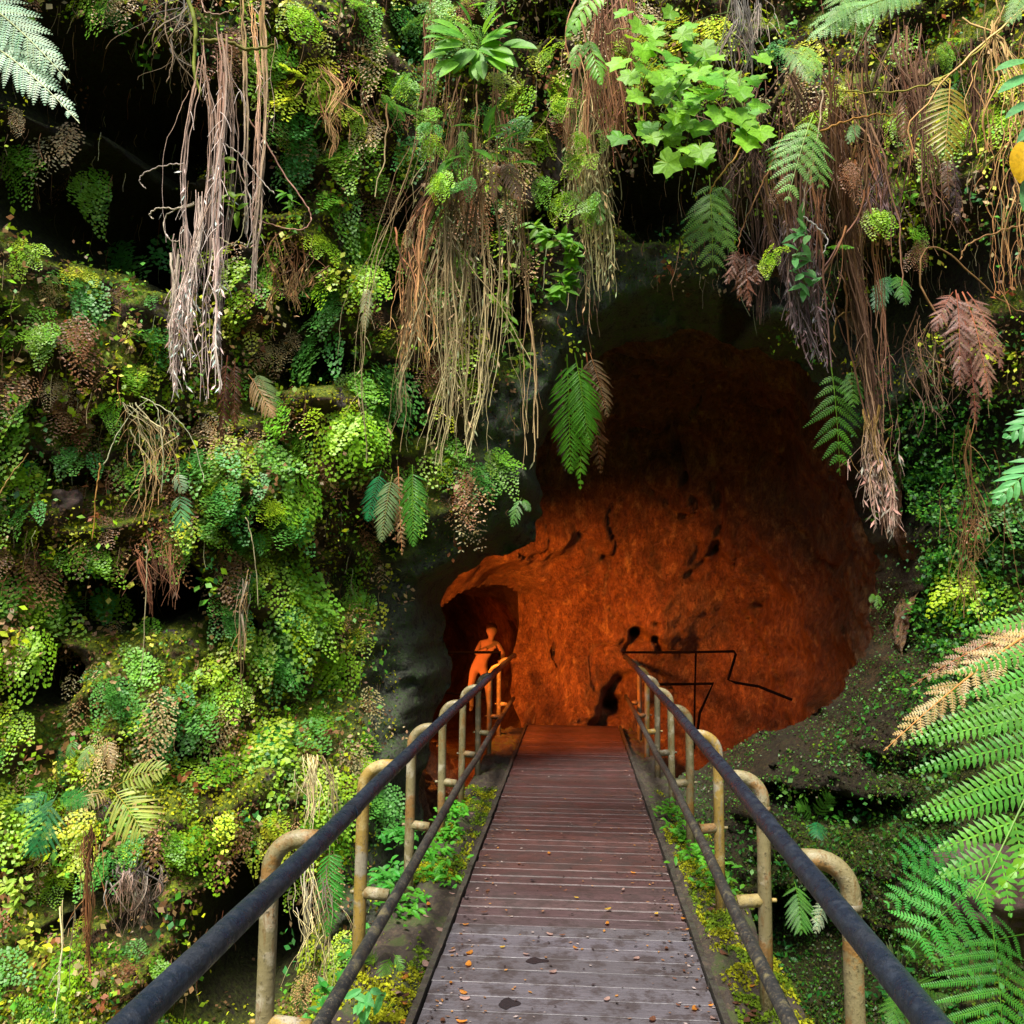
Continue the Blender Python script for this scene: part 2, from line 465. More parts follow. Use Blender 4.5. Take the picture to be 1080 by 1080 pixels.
for nm_, arr in (('soil', SHADE_SOIL), ('rust', RUST)):
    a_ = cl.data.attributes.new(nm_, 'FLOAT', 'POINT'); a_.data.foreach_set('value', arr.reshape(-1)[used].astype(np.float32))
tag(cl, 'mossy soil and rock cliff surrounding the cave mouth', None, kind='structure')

# normals on the grid
dYdx = np.gradient(GY, STEP, axis=1); dYdz = np.gradient(GY, STEP, axis=0)
NRM = np.stack([dYdx, -np.ones_like(GY), dYdz], -1)
NRM /= np.linalg.norm(NRM, axis=-1, keepdims=True)


def lookup(X, Z, F):
    i = np.clip((X-gx[0])/STEP, 0, nx_-1.001); j = np.clip((Z-gz[0])/STEP, 0, nz_-1.001)
    i0 = i.astype(int); j0 = j.astype(int); fi = i-i0; fj = j-j0
    if F.ndim == 3: fi = fi[:, None]; fj = fj[:, None]
    return (F[j0, i0]*(1-fi)*(1-fj)+F[j0, i0+1]*fi*(1-fj)+F[j0+1, i0]*(1-fi)*fj+F[j0+1, i0+1]*fi*fj)


def on_cliff(u, v):
    """photo pixels -> points of the cliff surface"""
    u = np.asarray(u, float); v = np.asarray(v, float)
    best = None
    Y = np.full(u.shape, 3.0)
    hit = np.zeros(u.shape, bool); Yh = np.full(u.shape, 7.0)
    for k in range(110):
        P = at_n(u, v, np.full(u.shape, 2.6+k*0.065))
        yc = lookup(P[:, 0], P[:, 2], GY)
        h = (~hit) & (yc <= P[:, 1])
        Yh[h] = P[h, 1]; hit |= h
    P = at_n(u, v, Yh)
    P[:, 1] = lookup(P[:, 0], P[:, 2], GY)
    return P, lookup(P[:, 0], P[:, 2], NRM), lookup(P[:, 0], P[:, 2], SD), lookup(P[:, 0], P[:, 2], REC)


# ------------------------------------------------------------------ cave
CC = np.array([0.9, 9.2, 1.0])
nlon, nlat = 520, 330
lon = np.linspace(0, 2*PI, nlon, endpoint=False); lat = np.linspace(-PI/2+0.004, PI/2-0.004, nlat)
LO, LA = np.meshgrid(lon, lat)
D = np.stack([np.cos(LA)*np.cos(LO), np.cos(LA)*np.sin(LO), np.sin(LA)], -1)
AX = np.where(D[..., 0] > 0, 2.45, 2.75); AY = np.where(D[..., 1] > 0, 3.75, 2.6); AZ = np.where(D[..., 2] > 0, 4.1, 2.1)
pw = 3.1
r = (np.abs(D[..., 0]/AX)**pw+np.abs(D[..., 1]/AY)**pw+np.abs(D[..., 2]/AZ)**pw)**(-1/pw)


DENTS = [([at(632, 765, 12.9), at(650, 740, 12.9), at(656, 720, 12.9)], .14, .5), ([at(662, 688, 12.8), at(672, 668, 12.8), at(678, 672, 12.8)], .08, .4), ([at(694, 655, 12.8), at(692, 672, 12.8), at(698, 686, 12.8)], .05, .3),
         ([at(704, 455, 12.6), at(712, 480, 12.6), at(722, 505, 12.6), at(718, 520, 12.6)], .06, .28), ([at(757, 505, 12.3), at(766, 545, 12.3), at(760, 580, 12.3), at(735, 602, 12.3)], .065, .28),
         ([at(745, 570, 12.3), at(738, 590, 12.3)], .06, .2), ([at(806, 645, 11.9), at(808, 655, 11.9)], .08, .25), ([at(560, 515, 12.6), at(590, 518, 12.6)], .05, .2), ([at(612, 560, 12.7), at(640, 590, 12.7), at(690, 585, 12.6)], .09, .14)]


def chamber_r(D, r):
    P0 = CC+D*r[..., None]
    cr = np.abs(fbm(P0[..., 0]*0.9, P0[..., 1]*0.9, P0[..., 2]*0.55, 3, 81))
    rr_ = r+0.38*fbm(P0[..., 0]*0.8, P0[..., 1]*0.7, P0[..., 2]*0.7, 3, 82)+0.085*fbm(P0[..., 0]*3.2, P0[..., 1]*3.2, P0[..., 2]*2.2, 5, 83, .6)+0.12*np.exp(-(cr/0.03)**2)
    # the wall rolls back around the opening of the passage
    e = np.sqrt(((P0[..., 0]+1.25)/.95)**2+((P0[..., 2]-.7)/1.3)**2)
    for pts_, rad_, dep_ in DENTS:
        for a_, b_ in zip(pts_[:-1], pts_[1:]):
            ab = b_-a_; tt = np.clip(((P0-a_) @ ab)/(ab @ ab+1e-9), 0, 1)
            ds = np.linalg.norm((P0-a_-tt[..., None]*ab)[..., [0, 2]], axis=-1)
            rr_ = rr_+np.where(P0[..., 1] > 9.5, dep_*np.exp(-(ds/rad_)**2)*(.7+.5*vnoise(P0[..., 0]*9, 0, P0[..., 2]*9, 6)), 0)
    return rr_+np.where(P0[..., 1] > 10.8, .55*sstep(1.45, .95, e), 0)


def super_r(D):
    AX = np.where(D[..., 0] > 0, 2.45, 2.75); AY = np.where(D[..., 1] > 0, 3.75, 2.6); AZ = np.where(D[..., 2] > 0, 4.1, 2.1)
    return (np.abs(D[..., 0]/AX)**pw+np.abs(D[..., 1]/AY)**pw+np.abs(D[..., 2]/AZ)**pw)**(-1/pw)


P0 = CC+D*r[..., None]
r2 = chamber_r(D, r)
CP = CC+D*r2[..., None]
# passage that leads on, to the left
PASS = [(-1.25, 11.1, 0.70), (-1.45, 13.4, 0.62), (-1.95, 15.6, 0.55), (-2.6, 17.8, 0.5), (-3.9, 20.0, 0.5), (-6.0, 21.5, 0.5)]
PRAD = [(1.35, 1.75), (1.38, 1.7), (1.25, 1.5), (1.5, 1.6), (1.6, 1.7), (1.5, 1.6)]


def catmull(pts, n):
    pts = np.array(pts, float); pts = np.vstack([2*pts[0]-pts[1], pts, 2*pts[-1]-pts[-2]])
    out = []
    m = len(pts)-3
    for k in range(n):
        t = k/(n-1)*m; i = min(int(t), m-1); t -= i
        a, b, c, d = pts[i:i+4]
        out.append(0.5*((2*b)+(-a+c)*t+(2*a-5*b+4*c-d)*t*t+(-a+3*b-3*c+d)*t**3))
    return np.array(out)


ns = 120; nr = 90
cpath = catmull(PASS, ns); cr_ = catmull(PRAD, ns)
idx = np.arange(nlon*nlat).reshape(nlat, nlon)
q = np.stack([idx[:-1], np.roll(idx, -1, 1)[:-1], np.roll(idx, -1, 1)[1:], idx[1:]], -1).reshape(-1, 4)
fl = CP.reshape(-1, 3)
inside = np.zeros(len(fl), bool)
inside = (fl[:, 1] > 10.8) & (((fl[:, 0]+1.25)/.95)**2+((fl[:, 2]-.7)/1.3)**2 < 1.0)
openf = (fl[:, 1] < 8.45)
bad = inside | openf
q = q[~bad[q].any(1)]
q = q[:, ::-1]
cave = mesh_obj('cave', fl, q, M_CAVE, smooth=True)
tag(cave, 'orange lit chamber of the lava tube', None, kind='structure')
tv = []
for k in range(ns):
    c = cpath[k]; T = cpath[min(k+1, ns-1)]-cpath[max(k-1, 0)]; T /= np.linalg.norm(T)
    S = np.cross(T, [0, 0, 1]); S /= np.linalg.norm(S); U = np.cross(S, T)
    for j in range(nr):
        th = 2*PI*j/nr
        x_, z_ = math.cos(th), math.sin(th)
        tv.append(c+S*x_*cr_[k][0]+U*z_*cr_[k][1])
tv = np.array(tv)
ctr = np.repeat(cpath, nr, 0)
dv = tv-ctr; dv /= np.linalg.norm(dv, axis=1, keepdims=True)
tv = tv+dv*(0.14*fbm(tv[:, 0]*1.5, tv[:, 1]*1.5, tv[:, 2]*1.5, 4, 91))[:, None]
dd_ = tv-CC; rl = np.linalg.norm(dd_, axis=1); dn_ = dd_/rl[:, None]
rc_ = chamber_r(dn_, super_r(dn_))
push = (rl < rc_+.03) & (tv[:, 1] < 14)
tv[push] = CC+dn_[push]*(rc_[push]+.03)[:, None]
idx = np.arange(ns*nr).reshape(ns, nr)
q = np.stack([idx[:-1], idx[1:], np.roll(idx, -1, 1)[1:], np.roll(idx, -1, 1)[:-1]], -1).reshape(-1, 4)
tv = np.vstack([tv, cpath[-1][None]]); ce = len(tv)-1; last = (ns-1)*nr
q = np.vstack([q, np.array([[last+j, last+(j+1) % nr, ce, ce] for j in range(nr)])])
q = [tuple(f) if f[2] != f[3] else tuple(f[:3]) for f in q.tolist()]
ps = mesh_obj('cave_passage', tv, q, M_CAVE, smooth=True)
tag(ps, 'dark passage leading further into the lava tube', None, kind='structure')

# gully floor, plateau and the rest of the pit
g1 = np.linspace(-60, 60, 121); G1, G2 = np.meshgrid(g1, g1)
d0 = np.sqrt((G1/7.2)**2+((G2-2)/6.5)**2)
H = -2.9+0.5*fbm(G1*0.4, G2*0.4, 0.2, 4, 101)+12.0*sstep(1.25, 2.0, d0+0.1*vnoise(G1*.3, G2*.3, 0, 7))*1.0
H = np.where((G2 > 4.0), -3.2, H)
H = np.where((G2 <= 4.5) & (G2 > -6.5) & (np.abs(G1) < 6.5), -2.9+0.3*vnoise(G1, G2, 0, 3), H)
gi = np.arange(121*121).reshape(121, 121)
q = np.stack([gi[:-1, :-1], gi[:-1, 1:], gi[1:, 1:], gi[1:, :-1]], -1).reshape(-1, 4)
gr = mesh_obj('ground', np.stack([G1, G2, H], -1).reshape(-1, 3), q, M_CLIFF, smooth=True)
ab = gr.data.attributes.new('bare', 'FLOAT', 'POINT')
pg = np.linspace(-40, 40, 60); PG1, PG2 = np.meshgrid(pg, np.linspace(3.0, 60, 60))
pi_ = np.arange(3600).reshape(60, 60)
q = np.stack([pi_[:-1, :-1], pi_[:-1, 1:], pi_[1:, 1:], pi_[1:, :-1]], -1).reshape(-1, 4)
lowest = np.minimum(PG2, 60)
q = q[(PG2.reshape(-1)[q].min(1) > 6.2) | (np.abs(PG1.reshape(-1)[q]).min(1) > 7.0)]
pl_ = mesh_obj('hill', np.stack([PG1, PG2, 8.9+.3*fbm(PG1*.5, PG2*.5, 0, 3, 111)], -1).reshape(-1, 3), q, M_CLIFF, smooth=True)
pl_.data.attributes.new('bare', 'FLOAT', 'POINT')
tag(pl_, 'forest floor on top of the cliff', None, kind='structure')
tag(gr, 'gully floor and slopes around the bridge', None, kind='structure')


# ------------------------------------------------------------------ tubes
def tube(mb, pts, rad, sides=12, col=(1, 1, 1), cap=True):
    pts = [np.asarray(p, float) for p in pts]
    n = len(pts); rads = rad if hasattr(rad, '__len__') else [rad]*n
    T0 = pts[1]-pts[0]; T0 = T0/np.linalg.norm(T0)
    ref = np.array([0, 0, 1.0]) if abs(T0[2]) < 0.9 else np.array([1.0, 0, 0])
    S = np.cross(T0, ref); S /= np.linalg.norm(S)
    vs = []; fs = []; cs = []
    for i in range(n):
        T = pts[min(i+1, n-1)]-pts[max(i-1, 0)]; T = T/(np.linalg.norm(T)+1e-9)
        S = S-T*S.dot(T); S /= (np.linalg.norm(S)+1e-9); B = np.cross(T, S)
        for j in range(sides):
            a = 2*PI*j/sides
            vs.append(pts[i]+(S*math.cos(a)+B*math.sin(a))*rads[i])
            cs.append(col[i] if isinstance(col, list) else col)
    for i in range(n-1):
        for j in range(sides):
            k = (j+1) % sides
            fs.append((i*sides+j, i*sides+k, (i+1)*sides+k, (i+1)*sides+j))
    if cap:
        fs.append(tuple(reversed(range(sides)))); fs.append(tuple((n-1)*sides+j for j in range(sides)))
    mb.add(vs, fs, cs)


def box(mb, lo, hi, col=(1, 1, 1), bev=0.0):
    x0, y0, z0 = lo; x1, y1, z1 = hi
    b = bev
    if b <= 0:
        v = [(x0, y0, z0), (x1, y0, z0), (x1, y1, z0), (x0, y1, z0), (x0, y0, z1), (x1, y0, z1), (x1, y1, z1), (x0, y1, z1)]
        f = [(0, 3, 2, 1), (4, 5, 6, 7), (0, 1, 5, 4), (1, 2, 6, 5), (2, 3, 7, 6), (3, 0, 4, 7)]
    else:
        v = [(x0, y0, z0), (x1, y0, z0), (x1, y1, z0), (x0, y1, z0), (x0, y0, z1-b), (x1, y0, z1-b), (x1, y1, z1-b), (x0, y1, z1-b),
             (x0+b, y0+b, z1), (x1-b, y0+b, z1), (x1-b, y1-b, z1), (x0+b, y1-b, z1)]
        f = [(0, 3, 2, 1), (0, 1, 5, 4), (1, 2, 6, 5), (2, 3, 7, 6), (3, 0, 4, 7), (4, 5, 9, 8), (5, 6, 10, 9), (6, 7, 11, 10), (7, 4, 8, 11), (8, 9, 10, 11)]
    mb.add([np.array(p) for p in v], f, col)


# ------------------------------------------------------------------ bridge
XL, XR = -0.676, 0.625
br = empty('footbridge', (0, 5, 0)); tag(br, 'long wooden footbridge with wet brown planks leading into the cave mouth', 'footbridge')
mb = MB(); y = 4.94
while y < 12.55:
    w = 0.142
    dz = random.uniform(-0.004, 0.004); k = random.uniform(0.7, 1.25)
    x0 = XL+random.uniform(0, .01); x1 = XR-random.uniform(0, .01)
    tl = random.uniform(0.002, 0.010)
    v = [(x0, y, -0.05), (x1, y, -0.05), (x1, y+w-.017, -0.05), (x0, y+w-.017, -0.05),
         (x0, y, dz-.006), (x1, y, dz-.006), (x1, y+.008, dz), (x0, y+.008, dz),
         (x1, y+w-.027, dz+tl), (x0, y+w-.027, dz+tl), (x1, y+w-.017, dz+tl-.006), (x0, y+w-.017, dz+tl-.006)]
    f = [(0, 1, 5, 4), (4, 5, 6, 7), (7, 6, 8, 9), (9, 8, 10, 11), (3, 11, 10, 2), (0, 4, 7, 9, 11, 3), (1, 2, 10, 8, 6, 5)]
    mb.add([np.array(p) for p in v], f, (k, k*random.uniform(.93, 1.03), k))
    y += w
mb.build('planking', M_DECK, br)
mb = MB(); y = -2.0
while y < 4.92:
    w = 0.1445
    k = random.uniform(0.78, 1.2)
    box(mb, (XL+random.uniform(0, .008), y, -0.05), (XR-random.uniform(0, .008), y+w-.005, random.uniform(-0.0015, 0.0015)+.004), (k, k, k*random.uniform(.96, 1.06)), 0.0015)
    y += w
o = mb.build('planking', M_DECKG, br); o['label'] = 'smoother grey planks at the near end'
mb = MB(); box(mb, (-1.1, -2.2, -0.6), (-0.95, 12.5, -0.12)); box(mb, (0.88, -2.2, -0.6), (1.03, 12.5, -0.12)); box(mb, (-0.95, -2.2, -.3), (0.88, 12.5, -.06))
mb.build('bearer', M_LEDGE, br)
for (xa, xb) in ((XL-0.035, XL-0.004), (XR+0.004, XR+0.035)):
    mb = MB(); n = 60
    for i in range(n):
        ya = -2+14.5*i/n; yb = -2+14.5*(i+1)/n
        e = random.uniform(-.002, .002)
        box(mb, (xa+e, ya, -0.06), (xb+e, yb, 0.028+random.uniform(-.003, .003)))
    mb.build('edge_strip', M_KERB, br)


def ledge(x0, x1, sgn):
    nx, ny = 24, 420
    xs = np.linspace(x0, x1, nx); ys = np.linspace(-2.2, 12.45, ny)
    A, B = np.meshgrid(xs, ys)
    t = (A-x0)/(x1-x0)
    Z = -0.035+0.035*fbm(A*5, B*3, 0, 4, 120+sgn)+0.02*fbm(A*20, B*20, 0, 3, 130)
    edge = t if sgn > 0 else 1-t           # towards the outside
    Z += 0.03*np.sin(edge*PI)*sstep(8, 5, B)-0.30*sstep(0.78+0.12*vnoise(B*1.5, 0, 0, 9), 1.0, edge)
    Z = np.where(edge < 0.05, np.minimum(Z, -0.01), Z)
    gi = np.arange(nx*ny).reshape(ny, nx)
    q = np.stack([gi[:-1, :-1], gi[:-1, 1:], gi[1:, 1:], gi[1:, :-1]], -1).reshape(-1, 4)
    mesh_obj('soil_ledge', np.stack([A, B, Z], -1).reshape(-1, 3), q, M_LEDGE, br, smooth=True)
    return lambda X, Yq: np.array([Z[int(np.clip((b-ys[0])/(ys[1]-ys[0]), 0, ny-1)), int(np.clip((a-xs[0])/(xs[1]-xs[0]), 0, nx-1))] for a, b in zip(X, Yq)])


ledge_l = ledge(-1.16, XL-0.036, -1)
ledge_r = ledge(XR+0.036, 1.08, 1)


def railing(side, xr, xp, zt, zl, y0, sp, n, label):
    t = empty('railing', (xr, 6, 0)); tag(t, label, 'railing', 'pipe railings of the footbridge')
    xa = xr
    XR_ = lambda y: side*(abs(xa)-.028+.05*float(sstep(1.2, 6.5, y)))
    pts = [(XR_(y)+random.uniform(-.004, .004), y, zt+random.uniform(-.004, .004)) for y in np.linspace(-1.6, 12.55, 22)]
    pts += [(XR_(12.6), 12.62, zt-.02)]
    mb = MB(); tube(mb, pts, 0.032, 20); o = mb.build('top_rail', M_BLACK, t, True)
    pts = [(XR_(y)+random.uniform(-.006, .006)+side*0.0, y, zl+random.uniform(-.006, .006)) for y in np.linspace(-1.6, 12.5, 16)]
    mb = MB(); tube(mb, pts, 0.027, 16); mb.build('lower_rail', M_LOWER, t, True)
    # coupling collars on the top rail
    for yc in (3.25, 6.6, 9.5):
        mb = MB(); tube(mb, [(XR_(yc), yc, zt), (XR_(yc), yc+.07, zt)], 0.034, 20); mb.build('collar', M_BLACK, t, False)
    mats = [M_POSTG, M_POST, M_POST, M_POSTY, M_POST, M_POST, M_POSTG, M_POSTY, M_POSTG]
    if side < 0: mats = [M_POST, M_POST, M_POSTY, M_POST, M_POST, M_POST, M_POSTG, M_POST, M_POSTG]
    for k in range(1, n):
        y = y0+sp*(k-1)+random.uniform(-.02, .02)
        lean = random.uniform(-.012, .012)
        rb = 0.108; xr = XR_(y)
        pts = [(xp+lean, y, -0.42), (xp+lean*.5, y, 0.3), (xp, y, zt-rb-.005)]
        for a in range(1, 9):
            th = PI/2*a/8
            pts.append((xp-side*rb*(1-math.cos(th)), y, zt-.005-rb+rb*math.sin(th)))
        pts.append((xr+side*0.02, y, zt-.005))
        mb = MB(); tube(mb, pts, 0.0305, 18)
        po = mb.build('post', mats[k % len(mats)], t, True)
        mb = MB(); tube(mb, [(xp+lean*.4, y+.002, zl+.012), (xr+side*.03, y+.002, zl)], 0.029, 14)
        tube(mb, [(xp+side*.030, y+.002, zl+.012), (xp+side*.052, y+.002, zl+.012)], 0.010, 6)
        po2 = mb.build('cross_tube', mats[(k+1) % len(mats)], None, True)
        po2.parent = po; po2.location = Vector((0, 0, 0))-Vector(po.location)-Vector(t.location)
        mb = MB(); tube(mb, [(xp+lean*.3, y, zt-rb-.05), (xp, y, zt-rb-.025)], 0.033, 16)
        c2 = mb.build('weld_collar', M_POSTG, None, True)
        c2.parent = po; c2.location = Vector((0, 0, 0))-Vector(po.location)-Vector(t.location)
    return t


railing(-1, -0.855, -1.02, 1.0, 0.39, 2.93, 1.25, 9, 'pipe railing with black handrail along the left edge of the footbridge')
railing(1, 0.71, 0.862, 1.0, 0.44, 2.85, 1.26, 9, 'pipe railing with black handrail along the right edge of the footbridge')

# dark railing and bent bars at the landing inside the cave
t = empty('landing_railing', (-1.6, 12.3, -0.2)); tag(t, 'dark iron railing across the passage opening left of the bridge end', 'railing', 'dark railings in the cave')
mb = MB(); tube(mb, [at(420, 687, 12.9), at(470, 688, 12.8), at(528, 688, 12.6)], 0.02, 8); mb.build('top_rail', M_IRON, t)
mb = MB(); tube(mb, [at(420, 729, 12.9), at(470, 730, 12.8), at(512, 736, 12.6)], 0.018, 8); mb.build('lower_rail', M_IRON, t)
for u in (440, 527):
    mb = MB(); tube(mb, [at(u, 687, 12.75), at(u, 800, 12.75)], 0.018, 8); mb.build('post', M_IRON, t)
t = empty('landing_railing', (1.6, 12.3, -0.2)); tag(t, 'dark bent bars on the cave wall right of the bridge end', 'railing', 'dark railings in the cave')
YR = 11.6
mb = MB(); tube(mb, [at(657, 688, 12.3), at(720, 688, 11.9), at(774, 687, 11.3), at(776, 690, 11.2), at(768, 717, 11.2), at(776, 720, 11.1), at(800, 724, 10.9), at(835, 738, 10.6)], 0.017, 8); mb.build('top_rail', M_IRON, t)  # near-black bar bent along a dark line of the cave wall
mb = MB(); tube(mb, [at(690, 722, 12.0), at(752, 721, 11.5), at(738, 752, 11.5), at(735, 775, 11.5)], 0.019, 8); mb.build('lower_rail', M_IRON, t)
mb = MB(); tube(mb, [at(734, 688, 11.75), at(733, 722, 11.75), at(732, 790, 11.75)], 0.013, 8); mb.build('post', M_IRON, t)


# ------------------------------------------------------------------ ferns
def nrm(v):
    return v/(np.linalg.norm(v)+1e-9)


def bez(p0, p1, p2, t):
    return p0*(1-t)**2+2*p1*t*(1-t)+p2*t*t


def jit(c, a=0.15):
    k = 1+random.uniform(-a, a)
    return (c[0]*k*(1+random.uniform(-a, a)), c[1]*k, c[2]*k)


def blade(mb, p, d, n, L, W, c, droop=0.15, seg=3, serr=0.0):
    """leaf blade along d, folded slightly at its midrib"""
    s = nrm(np.cross(n, d))
    vs = []; fs = []
    for i in range(seg+1):
        t = i/seg
        w = W*0.5*(math.sin(PI*min(1, (t*0.92+0.08)))**0.7 if t < 1 else 0.04)
        q_ = p+d*L*t-n*droop*L*t*t
        e = n*w*0.25
        vs += [q_-s*w+e, q_, q_+s*w+e]
    for i in range(seg):
        a = i*3
        fs += [(a, a+1, a+4, a+3), (a+1, a+2, a+5, a+4)]
    mb.add(vs, fs, c)


def pin_simple(mb, p, d, n, L, W, c, droop):
    blade(mb, p, d, n, L, W, c, droop, 3)


def pin_bi(mb, p, d, n, L, W, c, droop, dens=1.0, crink=0.0):
    """pinna cut into pinnules of length ~W/2"""
    s = nrm(np.cross(n, d))
    k = max(5, int(L/(W*0.24)*dens))
    prev = p
    for i in range(k):
        t = (i+0.5)/k
        q_ = p+d*L*t-n*droop*L*t*t
        ll = W*0.5*(1-t**2.2)*(0.55+0.45*min(1, t*6))+L*0.012
        for sg in (-1, 1):
            dd = nrm(s*sg*(0.92)+d*0.42+n*random.uniform(-.08, .08)-n*0.12+(np.array([random.uniform(-1, 1) for _ in range(3)])*crink))
            cr = nrm(np.cross(n, dd)); w = L/k*0.36
            tip = q_+dd*ll
            m_ = q_+dd*ll*0.45
            cc = jit(c, .10)
            mb.add([q_-cr*w*.6, m_-cr*w+n*w*.3, tip, m_+cr*w+n*w*.3, q_+cr*w*.6], [(0, 1, 2, 3, 4)], cc)
    w = W*0.02+0.0006
    e = p+d*L-n*droop*L
    m_ = p+d*L*.5-n*droop*L*.25
    mb.add([p-s*w, p+s*w, m_-s*w, m_+s*w, e], [(0, 1, 3, 2), (2, 3, 4)], (c[0]*1.6+.02, c[1]*1.4, c[2]))


def frond(name, base, tip, width, npair, col, parent, style='bi', arch=0.15, face=None, sag=0.2, stem=0.12, prof='lance',
          wratio=None, angle=35, crink=0.0, mat=None, rcol=None, skip=0.04, archdir=None, dens=1.0):
    base = np.asarray(base, float); tip = np.asarray(tip, float)
    L = np.linalg.norm(tip-base)
    ad = np.array([0, -0.5, 0.9]) if archdir is None else np.asarray(archdir, float)
    midp = (base+tip)/2+ad*arch*L*2*0.5
    mb = MB()
    face = np.array([0, -0.85, 0.5]) if face is None else np.asarray(face, float)
    face = face+np.array([random.uniform(-.15, .15), 0, random.uniform(-.1, .1)])
    P = [bez(base, midp, tip, t) for t in np.linspace(0, 1, 14)]
    rc = rcol or (col[0]*1.5+0.02, col[1]*1.1, col[2]*.8)
    rr = max(0.0012, L*0.006)
    tube(mb, P, [rr*(1-.8*i/13) for i in range(14)], 5, rc, True)
    for i in range(npair):
        t = stem+(1-stem)*((i+0.5)/npair)
        p = bez(base, midp, tip, t); T = nrm(bez(base, midp, tip, min(1, t+.02))-bez(base, midp, tip, max(0, t-.02)))
        n = nrm(face-T*face.dot(T)); s = nrm(np.cross(T, n))
        tt = (t-stem)/(1-stem)
        if prof == 'lance': pl = math.sin(PI*(0.22+0.78*tt)**1.05)**0.8 if tt < 1 else 0
        elif prof == 'tri': pl = (1-tt)**0.85+0.03
        else: pl = min(1, (0.35+tt*2.2))*(1-tt**3)
        pl = max(pl, 0.05)
        for sg in (-1, 1):
            if random.random() < skip: continue
            a = math.radians(angle+random.uniform(-7, 7)+25*tt)
            d = nrm(s*sg*math.cos(a)+T*math.sin(a)-n*0.05+np.array([0, 0, -sag*0.5])+np.array([random.uniform(-1, 1) for _ in range(3)])*crink)
            nn = nrm(n+np.array([random.uniform(-1, 1) for _ in range(3)])*(0.08+crink)); nn = nrm(nn-d*nn.dot(d))
            ll = width*0.5*pl*random.uniform(.82, 1.08)
            sp = L*(1-stem)/npair
            wr = wratio or 1.0
            if style == 'bi':
                pin_bi(mb, p, d, nn, ll, min(sp*1.02*wr, ll*.7), jit(col, .12), sag*.6, dens, crink)
            else:
                pin_simple(mb, p, d, nn, ll, sp*0.62*wr, jit(col, .14), sag+crink)
    return mb.build(name, mat or M_LEAF, parent, origin=base)


def px_frond(parent, u0, v0, u1, v1, Y0, Y1, wpx, npair, col, **kw):
    b = at(u0, v0, Y0); tp = at(u1, v1, Y1)
    return frond('frond', b, tp, wpx*((Y0+Y1)/2)/FPX, npair, col, parent, **kw)


def fern(u, v, Y, label, fronds, cat='fern', group=None, **common):
    t = empty('fern' if cat == 'fern' else cat.replace(' ', '_'), at(u, v, Y))
    tag(t, label, cat, group)
    for fr in fronds:
        kw = dict(common); kw.update(fr[-1] if isinstance(fr[-1], dict) else {})
        a = [x for x in fr if not isinstance(x, dict)]
        px_frond(t, *a, **kw)
    return t


G_BRIGHT = (0.10, 0.33, 0.015); G_MID = (0.055, 0.20, 0.02); G_DARK = (0.02, 0.13, 0.03); G_PALE = (0.22, 0.45, 0.18)
G_YEL = (0.30, 0.34, 0.03); G_BLUE = (0.02, 0.22, 0.07); D_BROWN = (0.16, 0.075, 0.03); D_TAN = (0.36, 0.23, 0.11); D_PURP = (0.10, 0.06, 0.055); D_RED = (0.20, 0.085, 0.045)
G_LIME = (0.22, 0.42, 0.02)

fern(-10, 30, 3.4, 'pale silvery green fern poking in at the top left corner',
     [(-70, -20, 74, 88, 3.6, 3.2, 105, 22, (0.34, 0.55, 0.33), dict(arch=.12, style='bi')),
      (-80, 25, 84, 130, 3.5, 3.2, 100, 22, (0.38, 0.60, 0.38), dict(arch=.16))], wratio=1.0)
fern(612, 372, 6.0, 'bright green sword fern hanging alone in front of the cave, brown fronds behind it',
     [(606, 372, 622, 470, 6.0, 5.85, 62, 26, G_BRIGHT, {}), (598, 374, 602, 500, 6.05, 5.95, 60, 26, G_BRIGHT, {}),
      (614, 380, 612, 517, 6.1, 6.0, 40, 22, (0.12, 0.36, 0.02), {}), (622, 372, 641, 440, 6.15, 6.05, 40, 22, D_TAN, dict(crink=.2)),
      (618, 372, 634, 500, 6.2, 6.1, 44, 24, D_BROWN, dict(crink=.25)), (592, 390, 596, 498, 6.2, 6.1, 30, 18, D_PURP, dict(crink=.3))],
     style='simple', arch=.10, sag=.3, prof='lance', angle=25)
fern(430, 488, 6.5, 'pair of hanging green sword fern fronds beside one dead pale frond',
     [(435, 490, 436, 577, 6.5, 6.35, 48, 22, G_MID, {}), (414, 500, 402, 572, 6.55, 6.4, 40, 20, (0.20, 0.30, 0.12), {}), (402, 496, 388, 550, 6.6, 6.5, 40, 18, G_BLUE, {}),
      (420, 492, 424, 586, 6.6, 6.5, 26, 20, D_TAN, dict(crink=.25))], style='simple', arch=.08, sag=.3, angle=25)
fern(880, 385, 5.4, 'bright green fern with a jointed stem hanging before the right cave wall',
     [(876, 383, 886, 502, 5.4, 5.2, 78, 9, G_BRIGHT, dict(wratio=.75)), (898, 388, 900, 430, 5.3, 5.2, 40, 8, (.12, .36, .03), {})], arch=.12, sag=.35, prof='par', angle=20)
fern(760, 185, 5.0, 'yellowish green fern drooping over the dark top of the cave',
     [(748, 185, 752, 290, 5.0, 4.8, 92, 9, (0.13, 0.30, 0.025), {}), (770, 190, 728, 262, 5.05, 4.85, 74, 8, (0.10, 0.28, 0.02), {}), (740, 200, 772, 268, 5.1, 4.9, 60, 8, (.12, .32, .02), {})], wratio=.7, arch=.12, sag=.4, prof='par', angle=20)
fern(850, 130, 4.6, 'light green fern with a round spread above the hanging roots',
     [(858, 120, 830, 214, 4.6, 4.4, 84, 9, (0.17, 0.38, 0.06), {}), (850, 130, 866, 200, 4.65, 4.5, 70, 8, (0.15, 0.36, 0.05), {}), (845, 135, 815, 180, 4.62, 4.5, 56, 7, (.14, .36, .05), {})], wratio=.75, arch=.12, sag=.3, prof='par', angle=20)
